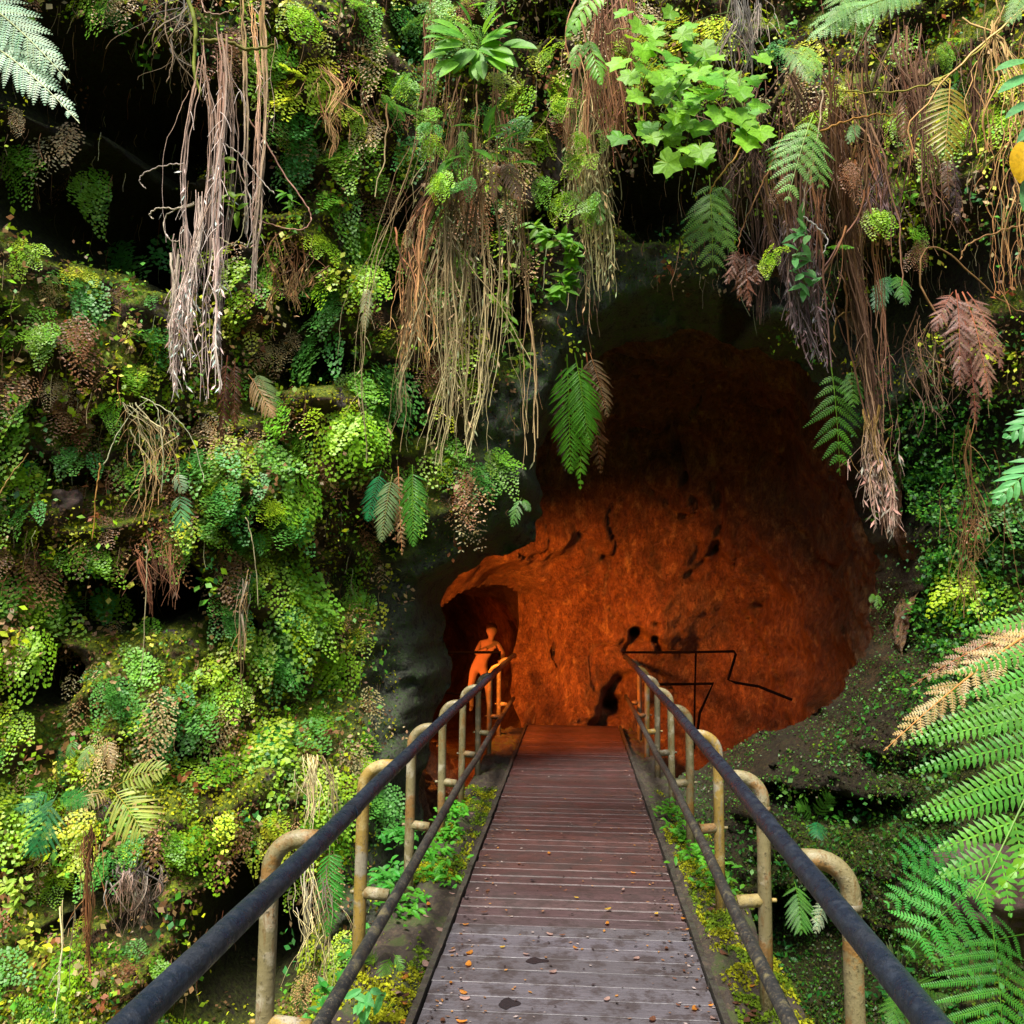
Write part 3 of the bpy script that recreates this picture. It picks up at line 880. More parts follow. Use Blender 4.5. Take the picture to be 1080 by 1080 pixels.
fern(905, 8, 4.0, 'large pale green fern frond across the top above the hanging roots',
     [(985, -8, 850, 44, 4.2, 3.9, 72, 20, (0.22, 0.45, 0.12), {}), (975, -4, 852, 30, 4.3, 4.0, 60, 18, (0.20, 0.42, 0.10), {}), (900, -20, 880, 20, 4.0, 3.9, 60, 9, (0.22, 0.44, 0.10), {})], arch=.12)
fern(820, 50, 4.3, 'small light green fern frond curling down under the large top frond',
     [(822, 50, 858, 90, 4.3, 4.1, 46, 13, (0.18, 0.42, 0.06), {}), (842, 48, 866, 82, 4.35, 4.2, 34, 12, (0.2, 0.42, 0.06), {})], arch=.2)
fern(1003, 88, 4.2, 'mustard yellow fern frond hanging among brown roots at the upper right',
     [(1002, 85, 996, 170, 4.2, 4.05, 62, 15, (0.42, 0.34, 0.03), dict(style='simple', wratio=.9)), (1000, 80, 985, 92, 4.3, 4.2, 24, 9, (0.40, 0.36, 0.05), {})], arch=.1, angle=15)
fern(938, 290, 5.8, 'small dark green fern in the hollow under the upper right overhang',
     [(940, 290, 922, 330, 5.8, 5.6, 36, 10, G_DARK, {}), (945, 290, 955, 322, 5.8, 5.6, 34, 9, G_MID, {}), (925, 300, 930, 332, 5.8, 5.7, 24, 9, G_DARK, {})], arch=.2)
fern(880, 255, 5.0, 'small bright fern with spreading leaflets beside the thick root bundle',
     [(870, 262, 900, 262, 5.0, 4.8, 24, 8, G_BRIGHT, {}), (875, 265, 850, 275, 5.0, 4.8, 24, 8, (.12, .36, .05), {}), (890, 250, 885, 240, 5.0, 4.9, 20, 6, G_BRIGHT, {})], arch=.15)
fern(900, 130, 4.8, 'tiny green fern in the centre of the thick brown root curtain',
     [(905, 128, 894, 152, 4.8, 4.7, 24, 8, (.10, .28, .05), {})], arch=.1)
# right bank tree fern and companions
fern(1120, 560, 3.0, 'big green tree fern frond arching down from the right edge',
     [(1180, 575, 1030, 948, 3.0, 2.6, 320, 12, (0.11, 0.36, 0.04), dict(arch=.08, angle=36, sag=.10, archdir=(0.6, -.3, 0.4), dens=1.2, wratio=.95, face=(-.1, -.95, .3))),
      (1250, 520, 1125, 850, 3.3, 3.1, 300, 11, (0.09, 0.30, 0.035), dict(arch=.08, angle=36, sag=.1, archdir=(.6, -.3, .4), face=(-.1, -.95, .3)))], prof='lance')
fern(1092, 650, 3.3, 'tan withered fern frond above the big tree fern frond',
     [(1130, 640, 932, 792, 3.35, 3.2, 60, 22, (0.40, 0.30, 0.12), dict(crink=.15)), (1120, 650, 960, 724, 3.4, 3.3, 40, 18, (0.34, 0.2, 0.1), dict(crink=.2))], arch=.10)
fern(1110, 880, 2.6, 'single lime green leaf blade crossing the right edge over the tree fern',
     [(1120, 870, 1046, 948, 2.5, 2.4, 30, 7, (0.16, 0.42, 0.02), dict(style='simple', wratio=1.2, angle=50))], arch=.1)
fern(1040, 915, 3.3, 'dark glossy fern in the lower right just beyond the handrail',
     [(1048, 915, 955, 1008, 3.3, 3.1, 118, 8, (0.05, 0.30, 0.035), dict(prof='par', angle=5)), (1035, 912, 940, 905, 3.4, 3.2, 60, 9, (.04, .26, .04), {}), (1030, 925, 932, 955, 3.35, 3.2, 56, 9, (.05, .30, .04), {})],
     arch=.10, mat=M_GLOSSY, angle=12, wratio=.85, dens=1.1)
fern(1060, 985, 2.9, 'deep green fern filling the bottom right corner',
     [(1046, 972, 1060, 1130, 2.9, 2.7, 170, 10, (0.07, 0.32, 0.03), dict(prof='par')), (1085, 985, 985, 1015, 3.0, 2.85, 70, 10, (.06, .28, .03), {})],
     arch=.10, angle=8, wratio=.8)
fern(1090, 500, 3.6, 'broad green fern at the right edge below the dead brown fern',
     [(1130, 470, 1048, 532, 3.5, 3.4, 60, 11, (0.10, 0.36, 0.10), dict(style='simple', wratio=1.1)), (1140, 430, 1060, 462, 3.6, 3.5, 60, 10, (.08, .32, .08), dict(style='simple', wratio=1.3))], arch=.15)
fern(860, 850, 6.2, 'small green fern on the dark bank right of the bridge',
     [(858, 865, 840, 850, 6.2, 6.0, 26, 9, G_MID, {}), (860, 865, 876, 838, 6.2, 6.0, 26, 9, G_MID, {}), (862, 866, 862, 884, 6.2, 6.0, 30, 8, G_BLUE, {})], arch=.2)
fern(850, 940, 4.6, 'green fern half hidden behind the right railing posts',
     [(838, 930, 846, 985, 4.6, 4.4, 50, 11, G_MID, {}), (865, 935, 885, 960, 4.6, 4.4, 44, 10, G_BLUE, {}), (850, 925, 868, 908, 4.6, 4.5, 40, 9, G_MID, {}), (870, 950, 860, 985, 4.7, 4.5, 24, 9, (.3, .4, .25), dict(crink=.1))], arch=.2)
fern(950, 1010, 3.6, 'loose fern clump between the right railing and the corner fern',
     [(955, 1020, 975, 990, 3.6, 3.5, 40, 9, (.12, .3, .05), {}), (950, 1030, 935, 1005, 3.6, 3.5, 40, 9, (.25, .33, .15), {}), (960, 1035, 1000, 1060, 3.6, 3.4, 44, 9, (.1, .25, .03), {}), (950, 1040, 940, 1085, 3.6, 3.4, 44, 9, G_MID, {})], arch=.2)
# left wall ferns
fern(60, 835, 5.2, 'dark glossy green fern on the lower left cliff',
     [(62, 835, 36, 903, 5.2, 5.0, 70, 12, (0.02, 0.23, 0.06), {}), (55, 835, 20, 855, 5.25, 5.1, 40, 10, (.02, .2, .05), {}), (66, 838, 64, 790, 5.3, 5.1, 34, 11, (.03, .22, .06), {}), (60, 842, 92, 848, 5.2, 5.0, 36, 9, (.03, .2, .04), {})],
     arch=.15, mat=M_GLOSSY, wratio=.95)
fern(120, 832, 5.1, 'yellow green fern with a purple withered base on the lower left cliff',
     [(118, 832, 152, 880, 5.1, 4.9, 74, 14, (0.36, 0.42, 0.07), {}), (122, 830, 178, 812, 5.15, 5.0, 40, 12, (0.34, 0.42, 0.08), {}), (112, 832, 90, 850, 5.2, 5.05, 34, 9, (.35, .28, .08), {}), (116, 838, 104, 865, 5.2, 5.1, 30, 9, D_PURP, dict(crink=.25))],
     arch=.15, style='simple', angle=20)
fern(90, 785, 5.4, 'pale drooping fern above the yellow green fern',
     [(100, 783, 84, 812, 5.4, 5.3, 28, 9, (.2, .32, .1), {}), (112, 780, 118, 812, 5.4, 5.3, 28, 9, (.35, .25, .12), dict(crink=.1)), (78, 780, 74, 800, 5.4, 5.3, 24, 8, G_MID, {})], arch=.2, style='simple')
fern(346, 885, 4.9, 'narrow green sword fern hanging behind the second left railing post',
     [(348, 890, 345, 988, 4.9, 4.75, 44, 20, (0.05, 0.26, 0.03), {}), (352, 892, 356, 960, 4.95, 4.85, 30, 16, (.06, .26, .03), {})], arch=.08, style='simple', angle=25)
fern(188, 520, 5.8, 'grey green fern with broad fingers in the middle of the left cliff',
     [(190, 520, 192, 560, 5.8, 5.65, 38, 9, (0.10, 0.32, 0.10), {}), (184, 500, 194, 520, 5.8, 5.7, 26, 7, (.3, .45, .22), {})], arch=.2, style='simple')
fern(245, 385, 5.7, 'rusty brown dead fern hanging below the white root bundle',
     [(240, 375, 234, 470, 5.7, 5.6, 30, 20, D_RED, dict(crink=.2)), (248, 378, 248, 455, 5.7, 5.6, 26, 18, D_BROWN, dict(crink=.2)), (262, 395, 288, 440, 5.8, 5.65, 44, 16, (.36, .24, .1), dict(crink=.1)), (268, 392, 290, 430, 5.8, 5.7, 40, 14, (.16, .26, .05), {})],
     arch=.1, style='simple')
fern(782, 262, 4.8, 'curled reddish brown dead fern at the top of the dark cave mouth',
     [(780, 262, 766, 300, 4.8, 4.7, 30, 12, D_RED, {}), (784, 262, 790, 328, 4.8, 4.7, 34, 16, D_RED, {}), (788, 265, 800, 300, 4.8, 4.7, 30, 12, (.15, .06, .03), {}), (776, 266, 780, 318, 4.85, 4.75, 30, 12, D_BROWN, {})],
     arch=.15, crink=.35)
fern(1010, 310, 4.3, 'large pinkish brown dead fern hanging over the right side of the cave',
     [(1005, 308, 985, 350, 4.3, 4.2, 36, 14, (.28, .12, .075), {}), (1008, 306, 1012, 412, 4.3, 4.15, 50, 22, (.26, .12, .08), {}), (1015, 308, 1044, 425, 4.3, 4.15, 54, 24, (.30, .16, .10), {}),
      (1020, 308, 1058, 392, 4.35, 4.2, 40, 20, (.24, .11, .07), {}), (1010, 310, 1030, 455, 4.4, 4.25, 40, 24, (.22, .10, .07), {})],
     arch=.16, crink=.22)
fern(1000, 165, 4.3, 'dark purple brown dead frond under the mustard yellow frond',
     [(1004, 165, 1010, 240, 4.4, 4.3, 28, 18, D_PURP, dict(crink=.25)), (998, 165, 1000, 210, 4.4, 4.3, 26, 14, D_BROWN, dict(crink=.25))], arch=.1)
fern(955, 90, 4.6, 'tan dead frond with curled fingers in the upper right root curtain',
     [(958, 85, 952, 150, 4.6, 4.5, 32, 14, (.38, .2, .09), dict(crink=.1, style='simple'))], arch=.1)
fern(538, 175, 5.3, 'pinkish tan dead fern curled over the purple rock above the cave',
     [(530, 172, 548, 212, 5.3, 5.15, 40, 14, (.46, .28, .17), {}), (525, 172, 520, 215, 5.3, 5.2, 26, 14, (.42, .24, .14), {}), (534, 172, 540, 190, 5.35, 5.2, 24, 8, (.2, .3, .08), {})], arch=.3, style='simple', crink=.08)
fern(490, 180, 5.3, 'brown dead frond hanging left of the purple rock',
     [(492, 182, 488, 228, 5.3, 5.2, 24, 14, (.35, .19, .09), {}), (440, 225, 428, 262, 5.3, 5.2, 24, 12, (.3, .25, .1), {})], arch=.1, style='simple', crink=.08)
fern(490, 140, 5.2, 'hanging green frond inside the big central root bundle',
     [(487, 135, 490, 178, 5.2, 5.1, 24, 13, (.12, .30, .02), dict(style='simple')), (470, 185, 460, 200, 5.2, 5.1, 50, 7, (.25, .5, .02), dict(style='simple', wratio=1.4)), (500, 165, 535, 168, 5.2, 5.1, 24, 8, (.2, .42, .02), dict(style='simple'))], arch=.15)
fern(620, 30, 4.9, 'bright green fern over the reddish root bundle at the top centre',
     [(640, -15, 598, 40, 4.9, 4.7, 50, 9, (.18, .45, .02), {}), (618, 40, 634, 90, 4.9, 4.75, 40, 12, (.14, .38, .02), {}), (612, 45, 605, 72, 4.9, 4.8, 30, 8, (.2, .45, .04), {})], arch=.15, style='simple')
fern(625, 195, 5.4, 'small bright fern near the tips of the central root bundle',
     [(622, 190, 606, 215, 5.4, 5.25, 26, 9, (.15, .38, .02), {}), (626, 200, 634, 238, 5.4, 5.25, 34, 11, (.12, .34, .02), {}), (630, 195, 638, 215, 5.4, 5.3, 20, 8, (.1, .3, .02), {})], arch=.15)
fern(545, 525, 7.3, 'tiny green fern on the rock edge at the left of the cave mouth',
     [(550, 525, 540, 556, 7.3, 7.2, 24, 8, (.07, .22, .03), {}), (552, 526, 558, 540, 7.3, 7.2, 16, 7, G_MID, {})], arch=.2)
fern(926, 628, 8.0, 'tiny lone fern on the brown cave wall', [(926, 626, 926, 644, 8.1, 8.0, 14, 7, (.07, .2, .02), {}), (922, 626, 918, 636, 8.1, 8.0, 10, 6, (.07, .2, .02), {})], arch=.2)
fern(330, 200, 6.2, 'pale dead frond hanging in the upper left vegetation', [(388, 300, 384, 350, 6.0, 5.9, 24, 14, (.35, .36, .18), dict(style='simple'))], arch=.1, crink=.1)
fern(365, 880, 4.3, 'low fern on the mossy ledge under the left railing', [(412, 1010, 404, 1030, 3.9, 3.8, 26, 9, G_BRIGHT, {}), (398, 1018, 386, 1008, 3.9, 3.8, 24, 9, (.12, .34, .04), {}), (415, 1006, 424, 1024, 3.9, 3.85, 18, 8, (.1, .3, .03), {})], arch=.25)
fern(1060, 60, 3.9, 'light green frond tip at the top right corner', [(1090, -20, 1062, 28, 3.9, 3.8, 40, 11, (.2, .42, .1), {})], arch=.1)


# ------------------------------------------------------------------ broad leaved plants
def lobed_leaf(L, col):
    """leaf with five pointed lobes in the xy plane, stalk at the origin, tip at +x"""
    out = [(.24, .0), (.12, .10), (.02, .28), (.12, .36), (.20, .54), (.36, .50), (.50, .40), (.60, .46), (.70, .56), (.80, .42), (.82, .26), (.92, .15), (1.10, .0)]
    pts = [np.array([x, y, .10*abs(y)-.16*(x-.4)**2]) for x, y in out]+[np.array([x, -y, .10*abs(y)-.16*(x-.4)**2]) for x, y in out[-2:0:-1]]
    pts = [(p+np.array([random.uniform(-.02, .02), random.uniform(-.02, .02), random.uniform(-.02, .02)]))*L for p in pts]
    n = len(pts); mb = MB()
    mb.add([np.array([0.48*L, 0, .0])]+pts, [(0, 1+i, 1+(i+1) % n) for i in range(n)], col)
    mb.add([np.array([0, -.008*L, 0]), np.array([0, .008*L, 0]), np.array([.48*L, .005*L, .006*L]), np.array([.48*L, -.005*L, .006*L])], [(0, 1, 2, 3)], (col[0]*2.2, col[1]*1.3, col[2]))
    return mb


def lance_leaf(L, W, col, droop=.2):
    mb = MB(); blade(mb, np.zeros(3), np.array([1., 0, 0]), np.array([0, 0, 1.]), L, W, col, droop, 7)
    return mb


def leaf_variants(fn, k=4):
    out = []
    for _ in range(k):
        mb = fn(); me = mesh_obj('leaf', np.array(mb.v), mb.f, M_GLOSSY, None, np.array(mb.c), False)
        out.append(me.data); bpy.data.objects.remove(me)
    return out


def orient(o, pos, d, n, scale=1.0):
    d = nrm(np.asarray(d, float)); n = np.asarray(n, float); n = nrm(n-d*n.dot(d)); s = np.cross(n, d)
    m = Matrix(((d[0]*scale, s[0]*scale, n[0]*scale, pos[0]), (d[1]*scale, s[1]*scale, n[1]*scale, pos[1]), (d[2]*scale, s[2]*scale, n[2]*scale, pos[2]), (0, 0, 0, 1)))
    return m


def leafy(name, label, cat, base, stems, leaves, meshes, mat_stem_col=(0.12, 0.16, 0.03)):
    t = empty(name, base); tag(t, label, cat)
    mb = MB()
    for st in stems:
        P = catmull(st, 3*len(st)) if len(st) > 2 else np.array(st)
        tube(mb, list(P), [0.0045*(1-.5*i/len(P)) for i in range(len(P))], 5, mat_stem_col)
    mb.build('stem', M_ROOT, t, origin=base)
    for (pos, d, n, s) in leaves:
        o = bpy.data.objects.new('leaf', random.choice(meshes)); COL.objects.link(o); o.parent = t
        o.matrix_local = Matrix.Translation(-Vector([float(c) for c in base])) @ orient(o, [float(c) for c in pos], d, n, s)
    return t


lob = leaf_variants(lambda: lobed_leaf(1.0, jit((0.17, 0.44, 0.02), .22)), 6)
lanc = leaf_variants(lambda: lance_leaf(1.0, .46, jit((0.16, 0.42, 0.03), .2)), 5)
lanc_p = leaf_variants(lambda: lance_leaf(1.0, .36, jit((0.10, 0.34, 0.10), .2)), 4)


def rdir(ux, vz, toward=.5):
    """direction given in picture terms: ux right, vz down"""
    return np.array([ux, -toward, -vz])


L = []
stems = [[at(800, 10, 4.9), at(740, 20, 4.8), at(690, 60, 4.7), at(672, 110, 4.65)], [at(790, 20, 4.9), at(740, 60, 4.7), at(700, 120, 4.6), at(690, 165, 4.6)],
         [at(770, 0, 4.9), at(760, 60, 4.7), at(775, 110, 4.6), at(790, 140, 4.6)]]
k = 0
while k < 92:
    u = random.gauss(722, 40); v = random.gauss(88, 48)
    if not (658 < u < 805 and 8 < v < 182): continue
    if v > 130 and u > 745 and u < 775: continue
    p = at(u, v, random.uniform(4.45, 4.9))
    d = rdir(random.uniform(-.9, .9), random.uniform(.25, 1.0), random.uniform(.1, .7))
    L.append((p, d, np.array([random.uniform(-.45, .45), -0.9, random.uniform(-.1, .7)]), random.uniform(.09, .15)))
    k += 1
leafy('lobed_vine', 'lush vine with bright green maple shaped leaves above the cave mouth', 'vine', at(760, 10, 4.9), stems, L, lob)
L = []
for (u, v) in [(787, 140), (800, 130), (772, 112), (760, 112), (778, 88), (780, 118)]:
    L.append((at(u, v, 4.5), rdir(random.uniform(-.5, .5), 1), np.array([0.2, -.8, .5]), .15))
leafy('lobed_vine', 'small hanging sprig of maple shaped leaves right of the lush vine', 'vine', at(780, 90, 4.6), [[at(782, 75, 4.7), at(780, 100, 4.6), at(792, 135, 4.55)]], L, lob)
# lance leaved shrubs above the big central root bundle
L = []
for i in range(46):
    a = random.uniform(-PI, PI); rr = random.uniform(2, 36)
    u = 503+rr*math.cos(a)*1.0; v = 50+rr*math.sin(a)*.75
    L.append((at(u, v, 5.0-random.uniform(0, .2)), rdir(math.cos(a)*1.0, 0.25+math.sin(a)*.6, .5), np.array([random.uniform(-.3, .3), -.9, random.uniform(.3, .8)]), random.uniform(.12, .19)))
leafy('leafy_shrub', 'small shrub with pointed bright leaves on top of the big root bundle', 'shrub', at(500, 60, 5.1), [[at(500, 100, 5.1), at(502, 70, 5.0), at(506, 30, 4.95)], [at(500, 100, 5.1), at(515, 70, 5.0), at(530, 50, 4.95)]], L, lanc)
L = []
for (u, v, dx, dy) in [(520, 135, 1, 0), (505, 135, -1, -.1), (525, 158, 1, .2), (490, 165, -1, .3), (540, 172, 1, .1), (512, 140, .3, -1), (512, 150, .8, -.4), (478, 168, -.5, .6), (500, 158, .9, .5), (530, 150, .7, -.3), (545, 150, 1, 0)]:
    L.append((at(u, v, 5.1), rdir(dx, dy, .4), np.array([0, -.6, .8]), random.uniform(.13, .18)))
leafy('leafy_shrub', 'sprig of broad leaves halfway down the big root bundle', 'shrub', at(510, 155, 5.15), [[at(500, 175, 5.2), at(512, 150, 5.15), at(516, 135, 5.1)]], L, lanc)
L = []
for (u, v, dx, dy, s) in [(1085, 65, -1, .2, .16), (1090, 80, -1, .4, .18), (1088, 108, -1, .5, .14), (1096, 130, -.8, .6, .14), (1082, 190, -.2, 1, .14)]:
    L.append((at(u, v, 3.6), rdir(dx, dy, .3), np.array([0, -.8, .6]), s))
leafy('leafy_shrub', 'broad dull green leaves reaching in at the upper right edge', 'shrub', at(1100, 80, 3.6), [[at(1110, 60, 3.7), at(1095, 90, 3.6), at(1090, 190, 3.6)]], L, lanc_p)
yl = leaf_variants(lambda: lance_leaf(1.0, .62, (0.75, 0.45, 0.01)), 1)
o = bpy.data.objects.new('yellow_leaf', yl[0]); COL.objects.link(o); o.matrix_world = orient(o, [float(c) for c in at(1080, 150, 3.55)], rdir(-.15, 1, .1), np.array([-.2, -.9, .2]), .17)
tag(o, 'single yellow leaf hanging at the right edge', 'leaf')
# clinging vine with small leaves (540, 270-400) and others
def small_vine(label, pts, Y, nl, size, col, cat='vine'):
    path = catmull([at(u, v, Y+random.uniform(-.05, .05)) for u, v in pts], 40)
    t = empty('leafy_vine', path[0]); tag(t, label, cat)
    mb = MB(); tube(mb, list(path), 0.0035, 5, (0.14, 0.18, 0.04)); mb.build('stem', M_ROOT, t, origin=path[0])
    mb = MB()
    for i in range(nl):
        p = path[int(random.uniform(0, 39.9))]+np.array([random.gauss(0, .02), random.gauss(0, .015), random.gauss(0, .02)])
        d = nrm(np.array([random.uniform(-1, 1), random.uniform(-.8, .1), random.uniform(-.9, .5)]))
        n = nrm(np.array([random.uniform(-.4, .4), -.8, .6])); n = nrm(n-d*n.dot(d))
        blade(mb, p, d, n, size*random.uniform(.7, 1.3), size*.45, jit(col, .2), .2, 3)
    mb.build('foliage', M_GLOSSY, t, origin=path[0])


small_vine('thin leafy vine dangling with an S bend over the dark rock left of the cave', [(536, 265), (538, 300), (528, 320), (540, 345), (550, 370), (542, 398)], 6.0, 50, .09, G_LIME)
small_vine('leafy bright vine cluster on the lip directly above the cave mouth', [(560, 235), (585, 250), (605, 262), (600, 290), (590, 310)], 5.8, 90, .10, (.14, .36, .02))
small_vine('pale heart leaved vine wound around the long root right of the cave top', [(843, 225), (848, 250), (838, 275), (850, 300), (845, 290)], 4.7, 26, .09, (.16, .42, .12))
small_vine('sparse tiny leaved vine low on the white root bundle', [(240, 165), (245, 215), (252, 225)], 5.4, 14, .10, G_LIME)
small_vine('leafy sprig beside the looping root in the upper left', [(305, 205), (312, 225), (308, 245)], 5.9, 18, .08, (.14, .4, .02))
small_vine('bright leafy creeper trailing on the ledge under the left railing', [(405, 1050), (385, 1045), (378, 1060)], 3.7, 12, .07, (.12, .45, .12))
small_vine('yellow green leafed shoot at the lower left edge', [(2, 930), (12, 938), (22, 935), (14, 955)], 4.9, 40, .055, (.35, .5, .06))
small_vine('small light green shoot in the root curtain at the upper right', [(955, 200), (955, 215)], 4.9, 12, .06, (.2, .5, .03))


# ------------------------------------------------------------------ hanging roots
def strand(V, F, C, path, rad, c0, c1, sides=3):
    n = len(path)
    T = np.gradient(path, axis=0); T /= (np.linalg.norm(T, axis=1, keepdims=True)+1e-9)
    ref = np.array([0.0, 1.0, 0.05]); S = np.cross(T, ref); S /= (np.linalg.norm(S, axis=1, keepdims=True)+1e-9); B = np.cross(T, S)
    r = np.linspace(1, .55, n)[:, None]*rad
    ring = []
    for j in range(sides):
        a = 2*PI*j/sides+.5
        ring.append(path+(S*math.cos(a)+B*math.sin(a))*r)
    vs = np.stack(ring, 1).reshape(-1, 3)
    b = sum(len(x) for x in V) if False else C['n']
    i = np.arange(n-1)[:, None]*sides; j = np.arange(sides)[None, :]; k = (j+1) % sides
    f = np.stack([i+j, i+k, i+sides+k, i+sides+j], -1).reshape(-1, 4)+b
    t = np.linspace(0, 1, n)[:, None]
    c = np.array(c0)*(1-t)+np.array(c1)*t
    V.append(vs); F.append(f); C['c'].append(np.repeat(c, sides, 0)); C['n'] += len(vs)


def roots(label, pts, Y, w0, w1, n, rad, c0, c1, shag=0.0, spread=(0.35, 0.4), wig=1.0, cat='hanging roots', group='root bundles hanging over the cliff', name='hanging_roots', shagcol=None):
    """pts: picture polyline of the bundle axis, top first; w0/w1 widths in px at top and bottom"""
    axis = catmull([at(u, v, Y if not hasattr(Y, '__len__') else Y[i]) for i, (u, v) in enumerate(pts)], 60)
    Ym = float(np.mean(axis[:, 1])); s = Ym/FPX
    V, F, C = [], [], {'n': 0, 'c': []}
    Lg = np.linalg.norm(np.diff(axis, axis=0), axis=1).sum()
    ncl_ = max(2, int(n/7))
    lin = np.linspace(0, 1, 60)
    cl_ = []
    for c in range(ncl_):
        a = random.uniform(0, spread[0])**1.15 if spread[0] > 0 else 0
        b = 1-random.uniform(0, 1)**1.6*spread[1]
        cl_.append(dict(a=a, b=b, ox=random.gauss(0, .46), oy=random.gauss(0, .4), f=random.uniform(.8, 2.4), ph=random.uniform(0, 6.3), am=random.uniform(.05, .22),
                        k=random.choice([.4, .6, .8, 1, 1.1, 1.35, 1.6]), g=random.uniform(.85, 1.12), ph2=random.uniform(0, 6.3), dr=random.gauss(0, .22)))
    n = int(n*1.25)
    for i in range(n):
        stray = random.random() < .24
        c = random.choice(cl_)
        a = min(.9, max(0, c['a']+random.uniform(-.06, .16))); b = min(1, c['b']-random.uniform(0, .22)*random.random())
        if stray: a = random.uniform(0, .5); b = min(1, a+random.uniform(.2, .6))
        if b-a < .12: continue
        m = int(min(46, max(9, (b-a)*30*max(1, Lg/1.3))))
        t = np.linspace(a, b, m)
        ax = np.stack([np.interp(t, lin, axis[:, q_]) for q_ in range(3)], 1)
        w = (w0+(w1-w0)*t)*s
        sx_ = random.gauss(0, .08) if not stray else random.gauss(0, .55); sy_ = random.gauss(0, .10)
        tw = random.uniform(0, 6.3)
        x = w*(c['ox']+c['am']*np.sin(c['f']*t*4+c['ph'])+c['dr']*(t-.5)+sx_*np.cos(t*random.uniform(2, 7)+tw))
        yy = w*(c['oy']*.6+c['am']*np.sin(c['f']*t*3+c['ph2'])+sy_*np.sin(t*5+tw))
        seed = random.randint(0, 9999)
        kn = vnoise(t*Lg*9, seed, 0.5, 1)*.011+vnoise(t*Lg*22, seed, 3.5, 2)*.005+vnoise(t*Lg*3, seed, 7.5, 2)*.034
        ax[:, 0] += x+wig*kn*(1.6 if stray else 1); ax[:, 1] += yy+wig*vnoise(t*Lg*7, seed, 9.5, 3)*.010
        ax[:, 2] += wig*vnoise(t*Lg*8, seed, 11.5, 3)*.006
        k = c['k']*random.uniform(.75, 1.25); g = c['g']
        strand(V, F, C, ax, rad*random.choice([.3, .4, .5, .6, .8, 1.1, 1.7]), (c0[0]*k, c0[1]*k*g, c0[2]*k*g), (c1[0]*k, c1[1]*k*g, c1[2]*k*g))
        if random.random() < .5:      # side rootlets
            for _ in range(random.randint(1, 3)):
                tt = random.uniform(a, b); p = np.array([np.interp(tt, t, ax[:, q_]) for q_ in range(3)])
                ln = random.uniform(.05, .16); dx_ = random.uniform(-.7, .7)
                tq = np.linspace(0, 1, 5)[:, None]
                strand(V, F, C, p+np.array([dx_, random.uniform(-.4, .1), -.35])*ln*tq+np.array([0, 0, -.7])*ln*tq**2, rad*.5, (c1[0]*k, c1[1]*k, c1[2]*k), (c1[0]*k, c1[1]*k, c1[2]*k))
        if shag > 0:
            for _ in range(int(random.uniform(0, 16)*shag*(b-a))):
                tt = random.uniform(max(a, .40), b); 
                if tt >= b: continue
                p = np.array([np.interp(tt, t, ax[:, q_]) for q_ in range(3)])
                ln = random.uniform(.02, .075)*(Ym/5)
                d = nrm(np.array([random.gauss(0, .5), random.gauss(0, .4), -1])); sd = nrm(np.cross(d, np.array([random.gauss(0, .6), 1, random.gauss(0, .3)])))*ln*random.uniform(.05, .12)
                cc = jit(shagcol or c1, .35)
                b0 = C['n']; V.append(np.array([p, p+d*ln*.5-sd, p+d*ln, p+d*ln*.5+sd])); F.append(np.array([[b0, b0+1, b0+2, b0+3]])); C['n'] += 4
                C['c'].append(np.array([cc]*4))
    o = mesh_obj(name, np.concatenate(V), np.concatenate(F), M_ROOT, None, np.concatenate(C['c']), True, origin=axis[0])
    tag(o, label, cat, group)
    return o


WHT = (0.46, 0.38, 0.33); GRY = (0.30, 0.26, 0.22); BRN = (0.27, 0.125, 0.045); TAN = (0.44, 0.27, 0.10); PALE = (0.60, 0.50, 0.24); RED = (0.32, 0.13, 0.06); PUR = (0.20, 0.14, 0.14); OCH = (0.30, 0.17, 0.04)
roots('thick bundle of whitish pink roots hanging in the upper left', [(222, 35), (226, 120), (220, 220), (212, 330), (208, 425)], 5.3, 34, 40, 46, .0055, (.34, .22, .14), WHT, 0.5, (.1, .4), .8, shagcol=(.62, .54, .48))
roots('shaggy whitish fringe on the lower half of the pale root bundle', [(214, 205), (214, 280), (208, 360), (212, 432)], 5.28, 26, 38, 34, .0052, (.44, .34, .27), (.58, .49, .42), 1.6, (.3, .4), .8, shagcol=(.62, .54, .48))
roots('shaggy pale root tassel at the left side of the whitish root bundle', [(190, 250), (186, 330), (188, 425)], 5.35, 12, 14, 18, .006, (.4, .3, .22), (.34, .25, .2), 1.0, (.2, .3), .6)
roots('thin bundle of tan roots beside the whitish root bundle', [(268, 0), (272, 80), (270, 180), (266, 270), (263, 362)], 5.5, 20, 12, 22, .005, TAN, (.48, .38, .3), 0.5, (.1, .4), .8)
roots('tangle of curling bare roots above the whitish root bundle', [(200, -10), (190, 40), (205, 90)], 5.5, 60, 50, 16, .005, GRY, TAN, 0, (.3, .4), 4)
roots('big central bundle of brown roots with pale straw tips', [(484, 70), (478, 160), (470, 260), (462, 380), (458, 495)], 5.3, 42, 88, 125, .0042, BRN, PALE, 0.7, (.55, .35), 1.0, shagcol=(.5, .42, .22))
roots('reddish brown strands draping over the left half of the central root bundle', [(490, 180), (450, 240), (440, 320), (438, 400)], 5.25, 36, 34, 50, .0045, RED, TAN, 0.4, (.3, .4), 1.2)
roots('thin dark brown hanging root cord left of the leafy shrub', [(449, -10), (448, 60), (442, 130), (438, 182)], 5.2, 10, 14, 14, .0045, BRN, (.16, .09, .05), 0.3, (.1, .4), 1)
roots('dense reddish root curtain at the top centre', [(640, -15), (640, 40), (643, 110), (648, 165)], 5.0, 44, 36, 90, .0042, (.26, .12, .065), RED, 0.2, (.2, .45), .7)
